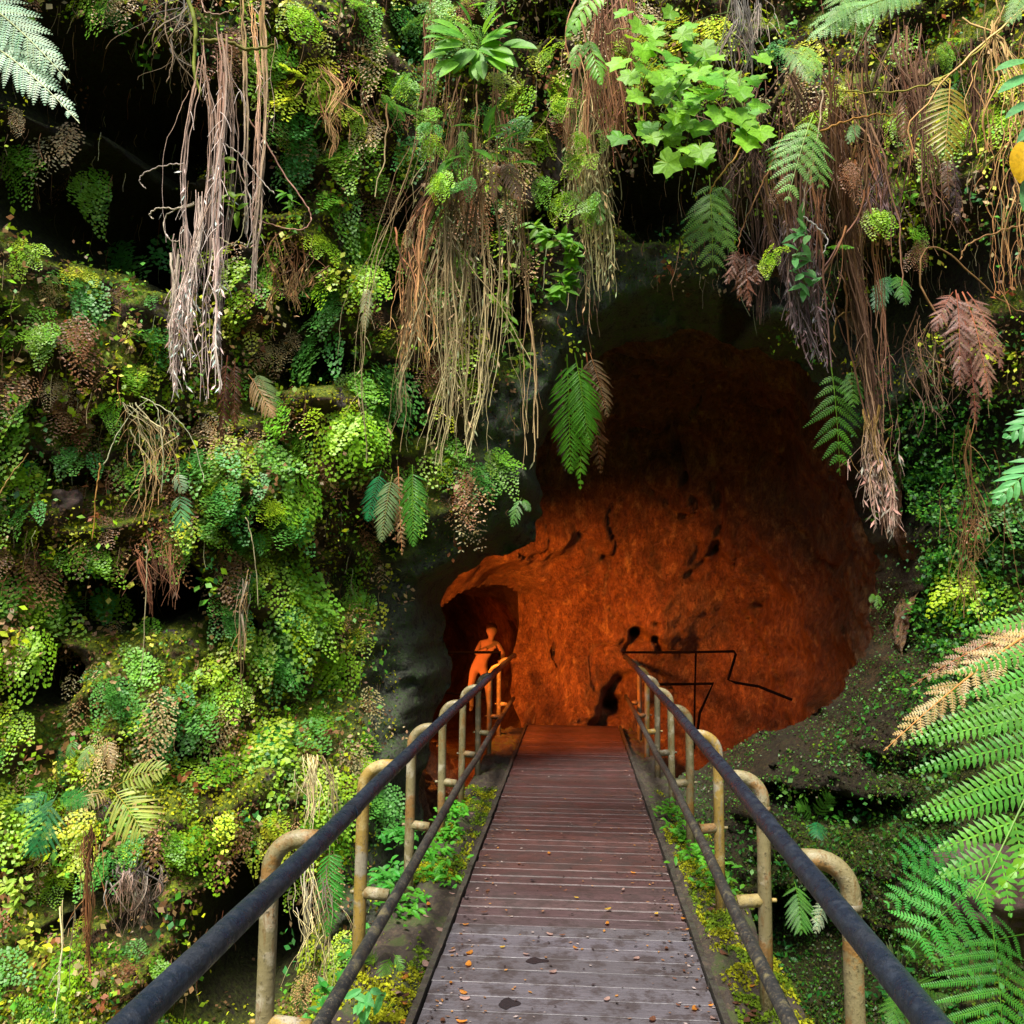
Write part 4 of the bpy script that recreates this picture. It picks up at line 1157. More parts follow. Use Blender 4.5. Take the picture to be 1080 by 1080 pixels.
roots('tan root bundle with straw tips hanging left of the cave top', [(622, 50), (620, 140), (626, 220), (632, 325)], 5.3, 26, 34, 90, .0045, BRN, PALE, 0.8, (.4, .35), 1)
roots('short grey dead grass tassel at the top right of centre', [(788, -10), (790, 30), (786, 78)], 4.7, 16, 30, 34, .0045, GRY, (.34, .27, .2), 0, (.1, .4), 1)
roots('sparse dark brown roots behind the lobed vine', [(800, 60), (800, 140), (796, 210), (800, 350)], 5.1, 80, 26, 60, .0045, (.16, .08, .045), (.14, .08, .06), 0.2, (.5, .75), 1.2)
roots('stiff brown root mass ending in a purple grey fringe', [(826, 150), (832, 220), (840, 300), (857, 390)], 4.8, 40, 24, 90, .005, BRN, PUR, 1.0, (.3, .3), .8, shagcol=(.24, .17, .17))
roots('long ochre brown roots ending in a pink feathery tuft', [(880, 60), (892, 160), (905, 280), (925, 420), (936, 568)], [4.7, 4.8, 5.0, 5.1, 5.1], 60, 16, 90, .005, BRN, (.30, .17, .11), 0.0, (.5, .6), 1)
roots('pink brown feathery root tip hanging lowest before the right cave wall', [(922, 430), (928, 490), (938, 568)], 5.1, 22, 16, 40, .004, OCH, (.42, .28, .22), 1.4, (.4, .3), 1, shagcol=(.42, .28, .22))
roots('wide curtain of reddish brown roots at the upper right', [(972, 20), (975, 100), (985, 180), (1000, 300)], 4.5, 50, 44, 75, .0045, (.26, .13, .07), (.24, .11, .06), 0.1, (.4, .6), 1)
roots('dense brown root curtain between the light green fern and the yellow frond', [(890, 40), (895, 110), (905, 170), (915, 260)], 5.0, 90, 60, 75, .0045, (.22, .12, .06), (.18, .09, .05), 0.2, (.5, .6), 1)
roots('dangling dark purple root fringe below the tiny green fern', [(918, 150), (925, 200), (935, 250)], 4.9, 24, 26, 50, .0045, BRN, (.17, .11, .11), 0.6, (.3, .5), 1)
roots('loose thin roots down the far right side', [(1045, -10), (1050, 90), (1045, 200), (1058, 330)], 4.2, 70, 60, 34, .004, TAN, BRN, 0, (.5, .7), 2.5)
roots('coarse brown roots hanging below the dead pink fern', [(1024, 430), (1030, 520), (1034, 600), (1040, 690)], 4.6, 30, 34, 34, .0035, BRN, (.3, .19, .07), 0, (.5, .6), 2.0)
roots('rust red rootlets over the dark hollow in the left cliff', [(162, 560), (160, 600), (163, 655)], 5.6, 34, 22, 34, .0045, RED, (.14, .06, .03), 0.4, (.4, .5), 1)
roots('two pale straight roots at the bottom left', [(78, 950), (76, 1000), (74, 1052)], 4.9, 10, 10, 4, .005, PALE, (.5, .46, .34), 0, (.05, .1), .3)
roots('dark brown root clump under the yellow green fern', [(98, 860), (96, 920), (98, 1045)], 5.0, 20, 22, 30, .005, (.12, .06, .03), BRN, 0.2, (.5, .7), .8)
roots('fringe of short grey rootlets on the lower left ledge', [(148, 905), (148, 935), (142, 980)], 5.0, 44, 46, 60, .004, GRY, (.2, .13, .09), 0.5, (.4, .6), 1)
roots('straw coloured dry grass tuft on the left cliff by the railing', [(332, 795), (338, 830), (332, 875)], 5.6, 12, 34, 34, .0038, PALE, (.5, .42, .24), 0, (.1, .5), 1.5)
roots('pale wiry dead stems arching over the middle left cliff', [(150, 420), (164, 470), (166, 560)], 5.5, 40, 26, 26, .0035, (.42, .44, .24), TAN, 0.1, (.4, .5), 3)
roots('pair of whitish roots over the lower middle of the left cliff', [(268, 600), (266, 650), (262, 720)], 5.6, 14, 12, 10, .0055, (.4, .36, .26), TAN, 0.1, (.2, .3), 1)
roots('pale fibrous roots behind the first left railing posts', [(325, 900), (328, 980), (322, 1070)], 4.7, 30, 34, 26, .0035, GRY, PALE, 0, (.3, .5), 1.6)
roots('thin brown rootlets in the dark upper left corner', [(40, 110), (36, 170), (40, 225)], 6.2, 14, 16, 14, .0045, BRN, TAN, 0.2, (.3, .4), 1.5)
roots('short brown rootlet tassels left of the thin central cord', [(360, 60), (362, 110), (358, 165)], 5.8, 60, 50, 30, .0038, BRN, TAN, 0.1, (.5, .6), 1.5)
roots('brown rootlets below the upper left vegetation next to the thin tan bundle', [(305, 240), (308, 290), (310, 330)], 5.9, 40, 34, 36, .0042, BRN, TAN, 0.5, (.4, .5), 1.5)
roots('fine roots hanging from the cave roof at the right', [(960, 330), (965, 400), (968, 470)], 5.8, 80, 60, 26, .0035, (.16, .08, .04), (.14, .08, .05), 0, (.5, .7), 1.5)


def vine(label, pts, Y, rad, col, cat='vine', name='bare_vine'):
    P = catmull([at(u, v, Y) for u, v in pts], 14*len(pts))
    mb = MB(); n = len(P)
    P = P+0.006*np.stack([vnoise(np.arange(n)*.35, 0, 0, 3), vnoise(np.arange(n)*.3, 1, 0, 4), vnoise(np.arange(n)*.33, 2, 0, 5)], 1)
    tube(mb, list(P), [rad*(1-.4*i/n) for i in range(n)], 6, col)
    o = mb.build(name, M_ROOT, None, True, origin=P[0]); tag(o, label, cat, 'bare stems and runners across the cliff')


vine('long yellow green runner stem sweeping across the top right', [(1085, 5), (1040, 45), (1005, 75), (975, 90), (930, 98), (880, 95)], 4.2, .006, (.34, .30, .05))
vine('orange brown arched stem above the round spreading fern', [(866, 138), (890, 128), (920, 121), (945, 122)], 4.4, .006, (.42, .2, .04))
vine('orange stem slanting down towards the curled dead fern', [(795, 128), (775, 165), (755, 190), (748, 205)], 4.7, .006, (.4, .22, .06))
vine('long reddish stem from the round fern down to the curled dead fern', [(826, 140), (812, 175), (798, 205), (783, 240), (778, 262)], 4.7, .005, (.3, .14, .06))
vine('looping reddish root in the upper left vegetation', [(258, 120), (280, 150), (300, 185), (322, 215), (328, 232), (318, 242), (290, 238), (262, 228)], 5.6, .006, (.38, .2, .14))
vine('bleached bare twig reaching left from the whitish roots', [(206, 215), (185, 220), (168, 219), (158, 226), (162, 232)], 5.3, .006, (.45, .38, .28))
vine('bleached bare twig hooking down beside the whitish roots', [(206, 213), (182, 222), (172, 234), (178, 252), (190, 255)], 5.3, .005, (.45, .38, .28))
vine('short pale twig above the bleached bare twigs', [(196, 172), (176, 174), (156, 180), (147, 190), (154, 200)], 5.4, .005, (.42, .34, .28))
vine('grey curved root crossing between the two upper left root bundles', [(235, 150), (255, 165), (275, 190), (290, 205)], 5.4, .005, (.4, .34, .28))
vine('thin hooked bright root curling at the bottom of the white roots', [(232, 250), (245, 258), (255, 245), (258, 225)], 5.4, .004, (.42, .38, .2))
vine('straight pale stem sticking up through the long root at the upper right', [(868, 95), (862, 140), (852, 180), (846, 225)], 4.55, .005, (.46, .34, .22))
vine('forked whitish twig below the round spreading fern', [(848, 228), (862, 240), (872, 252), (868, 268)], 4.6, .0045, (.5, .45, .42))
vine('curved brown stems at the far right edge', [(1085, 235), (1050, 245), (1020, 258), (1012, 275)], 4.3, .006, (.3, .16, .06))
vine('brown looping root left of the dead pink fern', [(1000, 345), (970, 300), (985, 260), (1060, 320), (1085, 330)], 4.4, .0055, (.26, .14, .05))
vine('ochre hooked roots hanging beside the right cave edge', [(880, 360), (882, 335), (900, 330), (905, 350), (902, 390)], 5.2, .005, (.3, .18, .05))
vine('slim bare root loop above the leafy cave lip', [(592, 200), (594, 215), (588, 228), (580, 235)], 5.7, .004, (.4, .34, .24))
vine('arching grey stem over the middle left cliff', [(150, 418), (185, 440), (205, 470), (216, 510)], 5.5, .004, (.4, .4, .24))
vine('thin arched stem on the middle left cliff', [(110, 490), (125, 455), (150, 425), (165, 430), (172, 480), (170, 520)], 5.5, .004, (.44, .44, .26))
vine('rusty straight stem on the left cliff', [(106, 488), (101, 520), (97, 570)], 5.6, .006, (.4, .2, .05))
vine('thin stem slanting at the left edge', [(-5, 528), (12, 500), (30, 478)], 5.3, .005, (.4, .24, .08))
vine('long bare stem dropping down the middle of the left cliff', [(155, 575), (153, 640), (148, 720)], 5.5, .004, (.4, .34, .18))
vine('slender stem near the mouth of the left cliff', [(260, 545), (268, 585), (272, 640)], 5.7, .004, (.44, .38, .2))
vine('thin green tendril arching over the lobed vine', [(640, 36), (655, 30), (680, 36), (700, 50)], 4.8, .004, (.3, .4, .06))
vine('green tendril with long loop left of the lobed vine', [(700, 40), (670, 50), (660, 80), (672, 110)], 4.8, .004, (.3, .4, .06))

vine('mossy crooked branch from which the whitish roots hang', [(196, -10), (206, 30), (204, 70), (212, 100)], 5.3, .016, (.16, .19, .02))
vine('mossy branch stretching right over the whitish roots', [(212, 42), (240, 44), (262, 52), (290, 48)], 5.35, .014, (.18, .16, .02))
vine('short twisted root beside the mossy crooked branch', [(176, -5), (174, 30), (182, 60), (176, 88)], 5.5, .006, (.3, .2, .12))
vine('pale drooping root loop at the top left of the whitish roots', [(212, -5), (216, 12), (235, 14), (250, 8)], 5.4, .006, (.42, .26, .18))
# ------------------------------------------------------------------ maidenhair tufts
def maiden(scale, colr, nf, dead=False, rows=9, big=1.0):
    V, Q, C = [], [], []
    for f in range(nf):
        az = random.uniform(-1.2, 1.2)
        el = random.uniform(-1.35, -.15)
        if dead: el = random.uniform(-1.4, -.7)
        d = np.array([math.sin(az)*math.cos(el), -math.cos(az)*math.cos(el)*.8, math.sin(el)]); d = nrm(d)
        Lf = scale*random.uniform(.7, 1.15)
        n = nrm(np.array([random.uniform(-.35, .35), -.8, .7])); n = nrm(n-d*n.dot(d)); s = np.cross(d, n)
        base = np.array([random.gauss(0, .16), random.uniform(-.12, .02), random.gauss(.05, .16)])*scale
        kc = jit(colr, .22)
        for i in range(rows):
            t = (i+.6)/rows
            q_ = base+d*Lf*t-np.array([0, 0, 1])*Lf*.35*t*t
            half = Lf*.42*(1-t)**.8*(.35+.65*min(1, t*4))
            m = max(1, int(half/(scale*.052*big)))
            for sg in (-1, 1):
                for k in range(m+1):
                    x = (k+.3)/(m+.5)*half
                    p = q_+s*sg*x+d*x*.55-np.array([0, 0, 1])*x*.2+np.array([random.gauss(0, 1) for _ in range(3)])*scale*.012
                    sz = scale*big*(random.uniform(.040, .066) if not dead else random.uniform(.03, .065)); wv_ = .75 if not dead else .42
                    a = nrm(s*sg*.7+d*.6+np.array([random.uniform(-.25, .25) for _ in range(3)])); b = nrm(np.cross(a, n+np.array([random.uniform(-.22, .22) for _ in range(3)])))
                    i0 = len(V)
                    V.extend([p, p+a*sz-b*sz*wv_, p+a*sz*1.35, p+a*sz+b*sz*wv_]); Q.append((i0, i0+1, i0+2, i0+3))
                    cc = jit(kc, .12); C.extend([cc]*4)
    return V, Q, C


def to_mesh(name, V, Q, C, mat):
    o = mesh_obj(name, np.array(V), np.array(Q), mat, None, np.array(C)); me = o.data; bpy.data.objects.remove(o); return me


cols = {'blue': (0.09, 0.30, 0.045), 'mid': (0.19, 0.42, 0.025), 'lime': (0.34, 0.56, 0.02), 'yell': (0.46, 0.56, 0.03), 'dead': (0.30, 0.15, 0.06), 'tan': (0.50, 0.35, 0.15)}
MAI = {k: [to_mesh('maidenhair_fern', *maiden(1.0, c, random.choice([4, 5, 6]), k in ('dead', 'tan'), 12), M_LEAF) for _ in range(4)] for k, c in cols.items()}
LBL = {'blue': 'blue green', 'mid': 'mid green', 'lime': 'bright lime green', 'yell': 'yellowish', 'dead': 'withered brown', 'tan': 'dry tan'}

EXP = [(148, 285, 52, 'blue'), (130, 280, 30, 'blue'), (20, 440, 44, 'mid'), (85, 490, 30, 'blue'), (38, 515, 28, 'mid'), (135, 30, 20, 'blue'), (90, 75, 24, 'mid'), (75, 80, 20, 'blue'),
       (145, 145, 30, 'lime'), (155, 50, 18, 'blue'), (30, 240, 18, 'blue'), (165, 90, 16, 'yell'), (115, 75, 26, 'yell'), (408, 400, 40, 'blue'), (342, 370, 40, 'blue'), (345, 400, 34, 'blue'),
       (395, 455, 44, 'mid'), (365, 450, 36, 'lime'), (325, 420, 40, 'mid'), (275, 490, 36, 'mid'), (238, 490, 30, 'lime'), (260, 510, 26, 'blue'), (235, 525, 34, 'blue'), (320, 525, 44, 'mid'),
       (315, 470, 34, 'mid'), (375, 300, 30, 'lime'), (380, 260, 30, 'mid'), (325, 140, 40, 'blue'), (318, 165, 34, 'blue'), (330, 180, 24, 'mid'), (10, 625, 44, 'mid'), (35, 640, 44, 'lime'),
       (95, 630, 34, 'blue'), (62, 628, 42, 'mid'), (120, 640, 40, 'lime'), (135, 645, 30, 'mid'), (310, 620, 48, 'mid'), (325, 610, 30, 'lime'), (280, 595, 34, 'lime'), (275, 665, 40, 'lime'),
       (250, 680, 34, 'mid'), (300, 675, 34, 'mid'), (340, 650, 40, 'mid'), (350, 700, 34, 'lime'), (320, 655, 30, 'lime'), (75, 735, 56, 'lime'), (85, 715, 30, 'lime'), (15, 770, 30, 'lime'),
       (140, 750, 34, 'mid'), (145, 700, 34, 'mid'), (180, 735, 24, 'blue'), (200, 760, 34, 'blue'), (215, 745, 26, 'mid'), (270, 800, 50, 'lime'), (290, 800, 44, 'lime'), (262, 812, 34, 'mid'),
       (310, 780, 34, 'blue'), (15, 830, 40, 'lime'), (8, 850, 40, 'lime'), (255, 935, 0, 'mid'), (260, 1015, 36, 'blue'), (255, 1020, 30, 'mid'), (300, 965, 34, 'lime'), (320, 985, 30, 'mid'),
       (120, 905, 26, 'blue'), (180, 890, 26, 'mid'), (215, 870, 30, 'lime'), (150, 885, 24, 'blue'), (195, 580, 0, 'mid'), (500, 500, 24, 'blue'), (520, 490, 26, 'mid'), (490, 515, 24, 'dead'),
       (545, 540, 22, 'mid'), (498, 565, 14, 'mid'), (460, 230, 26, 'mid'), (380, 15, 26, 'mid'), (430, 20, 24, 'blue'), (590, 90, 30, 'mid'), (585, 100, 26, 'lime'), (535, 120, 30, 'mid'),
       (530, 130, 26, 'blue'), (370, 175, 34, 'mid'), (385, 265, 34, 'lime'), (395, 350, 0, 'mid'), (420, 640, 22, 'mid'), (378, 630, 26, 'mid'), (385, 640, 20, 'mid'), (365, 620, 28, 'lime'),
       (150, 970, 26, 'blue'), (30, 1060, 24, 'mid'), (200, 930, 0, 'mid'), (225, 960, 24, 'mid'), (190, 1070, 24, 'blue'), (145, 1060, 20, 'mid')]
tu = []
for (u, v, s, k) in EXP:
    if s: tu.append((u, v, s*1.05, k))
rj = random.Random(5)
def region_ok(u, v):
    if u < 405: return True
    if u < 560 and v < 300: return True
    if u < 470 and v < 560: return True
    if v < 170 and u < 1100: return rj.random() < .35
    if u > 1000 and v > 430 and v < 640: return rj.random() < .3
    return False
tries = 0
while len(tu) < 290 and tries < 9000:
    tries += 1
    u = rj.uniform(-15, 1095); v = rj.uniform(-10, 1090)
    if not region_ok(u, v): continue
    if 185 < u < 290 and v < 420 and rj.random() < .7: continue
    if any((a-u)**2+(b-v)**2 < (13+(c*.3))**2 for a, b, c, _ in tu): continue
    if v < 300: k = rj.choice(['blue', 'mid', 'mid', 'dead', 'tan', 'yell', 'tan', 'lime'])
    elif v < 600: k = rj.choice(['blue', 'mid', 'mid', 'lime', 'blue', 'dead', 'tan', 'dead'])
    else: k = rj.choice(['mid', 'lime', 'lime', 'mid', 'blue', 'dead', 'yell', 'tan'])
    tu.append((u, v, rj.uniform(20, 40), k))
Pm, Nm, Sm, Rm = on_cliff([a[0] for a in tu], [a[1]-a[2]*.3 for a in tu])
LBL = {'blue': 'blue green', 'mid': 'mid green', 'lime': 'bright lime green', 'yell': 'yellowish', 'dead': 'withered brown', 'tan': 'dry tan'}


def zone(u, v):
    if u > 900 and v > 420: return 'on the bank right of the cave', 'right bank'
    if u > 560: return 'above the cave mouth among the roots', 'above the cave'
    if u > 400: return 'beside the central root bundle', 'beside the central roots'
    if v < 270: return 'in the shaded upper left part of the cliff', 'upper left cliff'
    if v < 560: return 'on the middle left part of the cliff', 'middle left cliff'
    if v < 800: return 'on the left cliff below the dark hollow', 'left cliff below the hollow'
    return 'on the bottom left part of the cliff', 'bottom left cliff'


rk_ = random.Random(11)
for i in range(44):
    while True:
        u = rk_.choice([rk_.uniform(555, 660), rk_.uniform(790, 1075), rk_.uniform(430, 520)]); v = rk_.uniform(0, 270)
        if not (430 <= u < 520 and v > 235) and not (555 <= u < 660 and v > 235): break
    k = rk_.choice(['mid', 'lime', 'mid', 'yell', 'blue', 'dead', 'lime']); Yk = rk_.uniform(4.55, 4.95) if u > 700 else rk_.uniform(4.95, 5.2)
    o = bpy.data.objects.new('maidenhair_fern', rk_.choice(MAI[k])); COL.objects.link(o); o.location = tuple(float(c) for c in at(u, v, Yk))
    sc_ = rk_.uniform(20, 34)*Yk/FPX; o.scale = (sc_, sc_, sc_); o.rotation_euler = (rk_.uniform(-.3, .3), rk_.uniform(-.4, .4), rk_.uniform(-.8, .8))
    tag(o, 'small %s maidenhair fern tuft rooted in the hanging roots at the top' % LBL[k], 'fern', '%s maidenhair tufts in the hanging roots' % LBL[k])
for i, (u, v, s, k) in enumerate(tu):
    if Sm[i] > -.12: continue
    if Rm[i] > .30 and (s < 34 or v > 900): continue
    z = zone(u, v)
    o = bpy.data.objects.new('maidenhair_fern', random.choice(MAI[k])); COL.objects.link(o)
    p = Pm[i]+Nm[i]*0.03
    o.location = tuple(float(c) for c in p); sc_ = 1.35*s*p[1]/FPX
    o.scale = (sc_*random.uniform(.85, 1.15), sc_, sc_*random.uniform(.85, 1.15)); o.rotation_euler = (random.uniform(-.2, .2), random.uniform(-.35, .35), random.uniform(-.4, .4)+math.atan2(Nm[i][0], -Nm[i][1])*.5)
    tag(o, 'small %s maidenhair fern tuft %s' % (LBL[k], z[0]), 'fern', '%s maidenhair tufts, %s' % (LBL[k], z[1]))


# beyond the individually built tufts: the mass of smaller ones
SM = []
SMW = [('mid', 5), ('lime', 5), ('blue', 2), ('yell', 3), ('dead', 6), ('tan', 5)]
for k, w_ in SMW:
    for _ in range(w_):
        V, Q, C = maiden(1.0, cols[k], random.choice([2, 3, 4]), k in ('dead', 'tan'), 6, 1.45); SM.append((np.array(V), np.array(Q), np.array(C)))
n = 1150
u = rng.uniform(-60, 1130, n); v = rng.uniform(-30, 1100, n)
ok = (u < 430) | ((u < 560) & (v < 330)) | ((u < 500) & (v < 560)) | ((v < 150) & (rng.random(n) < .6)) | ((u > 985) & (v > 430) & (v < 700) & (rng.random(n) < .5))
u, v = u[ok], v[ok]
P, Nn, S, Rr = on_cliff(u, v)
ok = (S < -.2) & ~((Rr > .25) & (rng.random(len(u)) < .96)); P, Nn, u, v = P[ok], Nn[ok], u[ok], v[ok]
V, Q, C, b = [], [], [], 0
for i in range(len(P)):
    a, q_, c_ = SM[random.randrange(len(SM))]
    th = random.uniform(-.8, .8); sc_ = random.uniform(14, 27)*1.35*P[i][1]/FPX
    ro = np.array([[math.cos(th), -math.sin(th), 0], [math.sin(th), math.cos(th), 0], [0, 0, 1]])
    V.append(a @ ro.T*sc_+P[i]+Nn[i]*.02); Q.append(q_+b); C.append(np.clip(c_*random.uniform(.7, 1.3), 0, 1)); b += len(a)
o = mesh_obj('fern_foliage', np.concatenate(V), np.concatenate(Q), M_LEAF, None, np.concatenate(C))
tag(o, 'mass of tiny maidenhair fronds covering the cliff between the larger tufts', None, kind='stuff')

# ------------------------------------------------------------------ ground cover (uncountable)
def leaf_stuff(name, label, P, Nn, size, colr, mat, lay=.5, flat=.4, shape='diamond'):
    n = len(P)
    a = Nn*flat+rng.normal(0, 1, (n, 3))*(1-flat)+np.array([0, -.35, .35]); a /= np.linalg.norm(a, axis=1, keepdims=True)
    d = rng.normal(0, 1, (n, 3))+np.array([0, -.2, -.8]); d -= a*(d*a).sum(1, keepdims=True); d /= np.linalg.norm(d, axis=1, keepdims=True)
    s = np.cross(a, d)
    L_ = size[:, None]
    V = np.stack([P, P+d*L_*.5-s*L_*.33+a*L_*.08, P+d*L_, P+d*L_*.5+s*L_*.33+a*L_*.08], 1).reshape(-1, 3)
    F = np.arange(n*4).reshape(n, 4)
    o = mesh_obj(name, V, F, mat, None, np.repeat(colr, 4, 0))
    tag(o, label, None, kind='stuff'); return o


def pick(cols_, w, n):
    return np.array(cols_)[rng.choice(len(cols_), n, p=np.array(w)/sum(w))]


def dens_mask(u, v, S, Rr):
    k = (S < np.where(u > 820, .08, -.05))
    # jamb and cave lip stay nearly bare
    jamb = (u > 395+0.12*(v-430)) & (u < 570) & (v > 430)
    nearlip = (S > -.35) & (u < 700)
    r_ = rng.random(len(u))
    k &= ~(jamb & (r_ > .42)) & ~(nearlip & (r_ > .35))
    k &= ~((Rr > .25) & (r_ > .16)) & ~((Rr > .5) & (r_ > .03))
    k &= ~((u > 760) & (v > 720) & (r_ > .75))
    return k


# moss
n = 190000
u = rng.uniform(-120, 1200, n); v = rng.uniform(-60, 1140, n)
P, Nn, S, Rr = on_cliff(u, v)
nf = fbm(P[:, 0]*1.7, P[:, 1]*1.7, P[:, 2]*1.7, 4, 201)
k = dens_mask(u, v, S, Rr) & (nf+.5*Nn[:, 2]+rng.normal(0, .25, n) > -.28)
P, Nn, nf, u, v = P[k], Nn[k], nf[k], u[k], v[k]
n = len(P)
hue = fbm(P[:, 0]*2.6, P[:, 1]*2.6, P[:, 2]*2.6, 4, 211)
c = np.where((hue > .10)[:, None], np.array([.34, .36, .015]), np.where((hue > -.25)[:, None], np.array([.17, .25, .015]), np.array([.06, .14, .018])))
brn = fbm(P[:, 0]*1.3+9, P[:, 1]*1.3, P[:, 2]*1.9, 3, 213)
br_ = (rng.random(n) < .16+.25*(hue < -.35)+.5*sstep(.1, .5, brn)+.22*(v > 900)); c[br_] = pick([(.13, .075, .035), (.20, .11, .05), (.07, .04, .02)], [3, 2, 2], br_.sum())
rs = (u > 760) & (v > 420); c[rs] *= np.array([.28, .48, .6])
c *= rng.uniform(.55, 1.45, (n, 1))
P2 = P+Nn*rng.uniform(0, .03, (n, 1))+rng.normal(0, .01, (n, 3))
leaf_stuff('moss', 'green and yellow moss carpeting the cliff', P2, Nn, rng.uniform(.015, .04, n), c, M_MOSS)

# small leaved creepers in patches
ncl = 3000; per = 15
u = rng.uniform(-100, 1180, ncl); v = rng.uniform(-40, 1120, ncl)
P, Nn, S, Rr = on_cliff(u, v)
k = dens_mask(u, v, S, Rr)
P, Nn, u, v = P[k], Nn[k], u[k], v[k]; ncl = len(P)
pal = pick([(.10, .32, .03), (.24, .46, .015), (.46, .55, .02), (.05, .22, .05), (.27, .15, .06), (.44, .31, .15), (.60, .62, .08), (.32, .12, .04)], [4, 5, 4.5, 2.6, 4.4, 3, 1.6, 1.6], ncl)
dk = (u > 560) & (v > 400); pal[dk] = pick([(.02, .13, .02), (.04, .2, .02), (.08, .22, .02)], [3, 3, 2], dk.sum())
size_c = rng.uniform(.022, .065, ncl)
off = rng.normal(0, 1, (ncl, per, 3))*np.array([.075, .03, .09])
P3 = (P[:, None]+off+Nn[:, None]*rng.uniform(.0, .12, (ncl, per, 1))).reshape(-1, 3)
P3[:, 2] -= np.abs(rng.normal(0, .03, len(P3)))
N3 = np.repeat(Nn, per, 0)
c3 = np.repeat(pal, per, 0)*rng.uniform(.7, 1.35, (len(P3), 1))*rng.uniform(.85, 1.15, (len(P3), 3))
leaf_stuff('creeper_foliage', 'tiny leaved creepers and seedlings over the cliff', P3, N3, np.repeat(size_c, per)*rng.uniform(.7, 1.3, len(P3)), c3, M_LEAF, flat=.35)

# dense dark creeper on right bank
n = 9000
u = rng.normal(985, 42, n); v = rng.normal(570, 100, n)
kk = (u > 930) & (v > 420) & (v < 760); u, v = u[kk], v[kk]
P, Nn, S, Rr = on_cliff(u, v); kk = S < -.02; P, Nn = P[kk], Nn[kk]; n = len(P)
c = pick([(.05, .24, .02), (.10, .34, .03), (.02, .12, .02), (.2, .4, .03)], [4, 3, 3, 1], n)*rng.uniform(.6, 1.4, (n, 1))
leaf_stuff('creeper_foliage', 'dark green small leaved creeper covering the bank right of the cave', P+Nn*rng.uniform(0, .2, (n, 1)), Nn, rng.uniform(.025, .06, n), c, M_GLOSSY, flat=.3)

n = 46000
u = rng.uniform(690, 1010, n); v = rng.uniform(440, 1080, n)
kk = rng.random(n) < np.clip((v-560-(950-u)*.9)/90, 0.02, .95); u, v = u[kk], v[kk]
P, Nn, S, Rr = on_cliff(u, v); kk = (S < .16) & (fbm(P[:, 0]*3, P[:, 1]*3, P[:, 2]*3, 3, 222) > -.45); P, Nn = P[kk], Nn[kk]; n = len(P)
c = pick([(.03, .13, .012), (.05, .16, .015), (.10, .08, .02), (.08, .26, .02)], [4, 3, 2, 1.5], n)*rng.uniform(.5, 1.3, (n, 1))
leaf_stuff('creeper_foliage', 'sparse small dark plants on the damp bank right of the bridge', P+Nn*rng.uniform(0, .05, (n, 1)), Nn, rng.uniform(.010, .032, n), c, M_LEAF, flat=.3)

# rootlets and dead bits under the ledges
n = 5200
u = rng.uniform(-60, 1140, n); v = rng.uniform(-40, 1100, n)
P, Nn, S, Rr = on_cliff(u, v)
k = (S < -.06) & (Nn[:, 2] < .25) & ~((u > 560) & (v > 400)) & ~((u > 400) & (v > 560)) & (rng.random(n) < np.where(u > 560, .9, .75))
P, Nn, u, v = P[k], Nn[k], u[k], v[k]
V, F, C = [], [], {'n': 0, 'c': []}
cpal = [(.26, .15, .07), (.34, .24, .12), (.15, .08, .04), (.4, .34, .18), (.22, .09, .045), (.12, .07, .04)]
for i in range(len(P)):
    top = P[i]+Nn[i]*random.uniform(.02, .14)
    big = u[i] > 560
    ln = random.uniform(.06, .26)*(1.7 if big and random.random() < .5 else 1)
    m = 6; t = np.linspace(0, 1, m)[:, None]
    sw = np.array([random.gauss(0, .12), random.uniform(-.15, .05), 0])
    path = top+np.array([0, 0, -1])*ln*t+sw*ln*t*t+np.array([.012*math.sin(i), 0, 0])*np.sin(t*6+i)
    cc = jit(random.choice(cpal), .25)
    strand(V, F, C, path, random.uniform(.0015, .0038), cc, cc)
o = mesh_obj('rootlets', np.concatenate(V), np.concatenate(F), M_ROOT, None, np.concatenate(C['c']), True)
tag(o, 'fine rootlets and dead stems fringing the ledges', None, kind='stuff')

# moss and small plants on the ledges beside the planks
def ledge_cover(x0, x1, fn, nm, n, ylim, lab, dens):
    X = rng.uniform(x0, x1, n); Yq = 1.2+rng.random(n)**1.3*(ylim-1.2)
    f = fbm(X*4, Yq*2.2, 0, 4, 301)+dens(Yq)
    k = f+rng.normal(0, .15, n) > 0
    X, Yq = X[k], Yq[k]
    Z = fn(X, Yq)
    P = np.stack([X, Yq, Z+rng.uniform(0, .02, len(X))], 1)
    h = fbm(X*6, Yq*6, 0, 3, 311)
    c = np.where((h > 0)[:, None], np.array([.28, .30, .012]), np.array([.12, .20, .012]))*rng.uniform(.5, 1.4, (len(X), 1))
    leaf_stuff('moss', lab, P, np.tile([0, 0, 1.], (len(P), 1)), rng.uniform(.010, .026, len(P)), c, M_MOSS, flat=.3)


ledge_cover(-1.14, -.74, ledge_l, 'moss', 60000, 8.5, 'yellow green moss on the ledge left of the planks', lambda y: .75-.14*y)
ledge_cover(.72, 1.05, ledge_r, 'moss', 40000, 8.5, 'yellow green moss on the ledge right of the planks', lambda y: .62-.13*y)


def clump_plants(label, spots, size, col, n, name='leafy_plant', group=None):
    for (x, y, z) in spots:
        mb = MB(); b = np.array([x, y, z])
        for i in range(n):
            p = b+np.array([random.gauss(0, .07), random.gauss(0, .12), abs(random.gauss(0, .05))])
            d = nrm(np.array([random.uniform(-1, 1), random.uniform(-1, .3), random.uniform(-.3, .8)]))
            nn = nrm(np.array([0, -.4, .9])); nn = nrm(nn-d*nn.dot(d))
            blade(mb, p, d, nn, size*random.uniform(.6, 1.3), size*.5, jit(col, .25), .25, 3)
        o = mb.build(name, M_GLOSSY, None, origin=b); tag(o, label, 'plant', group)


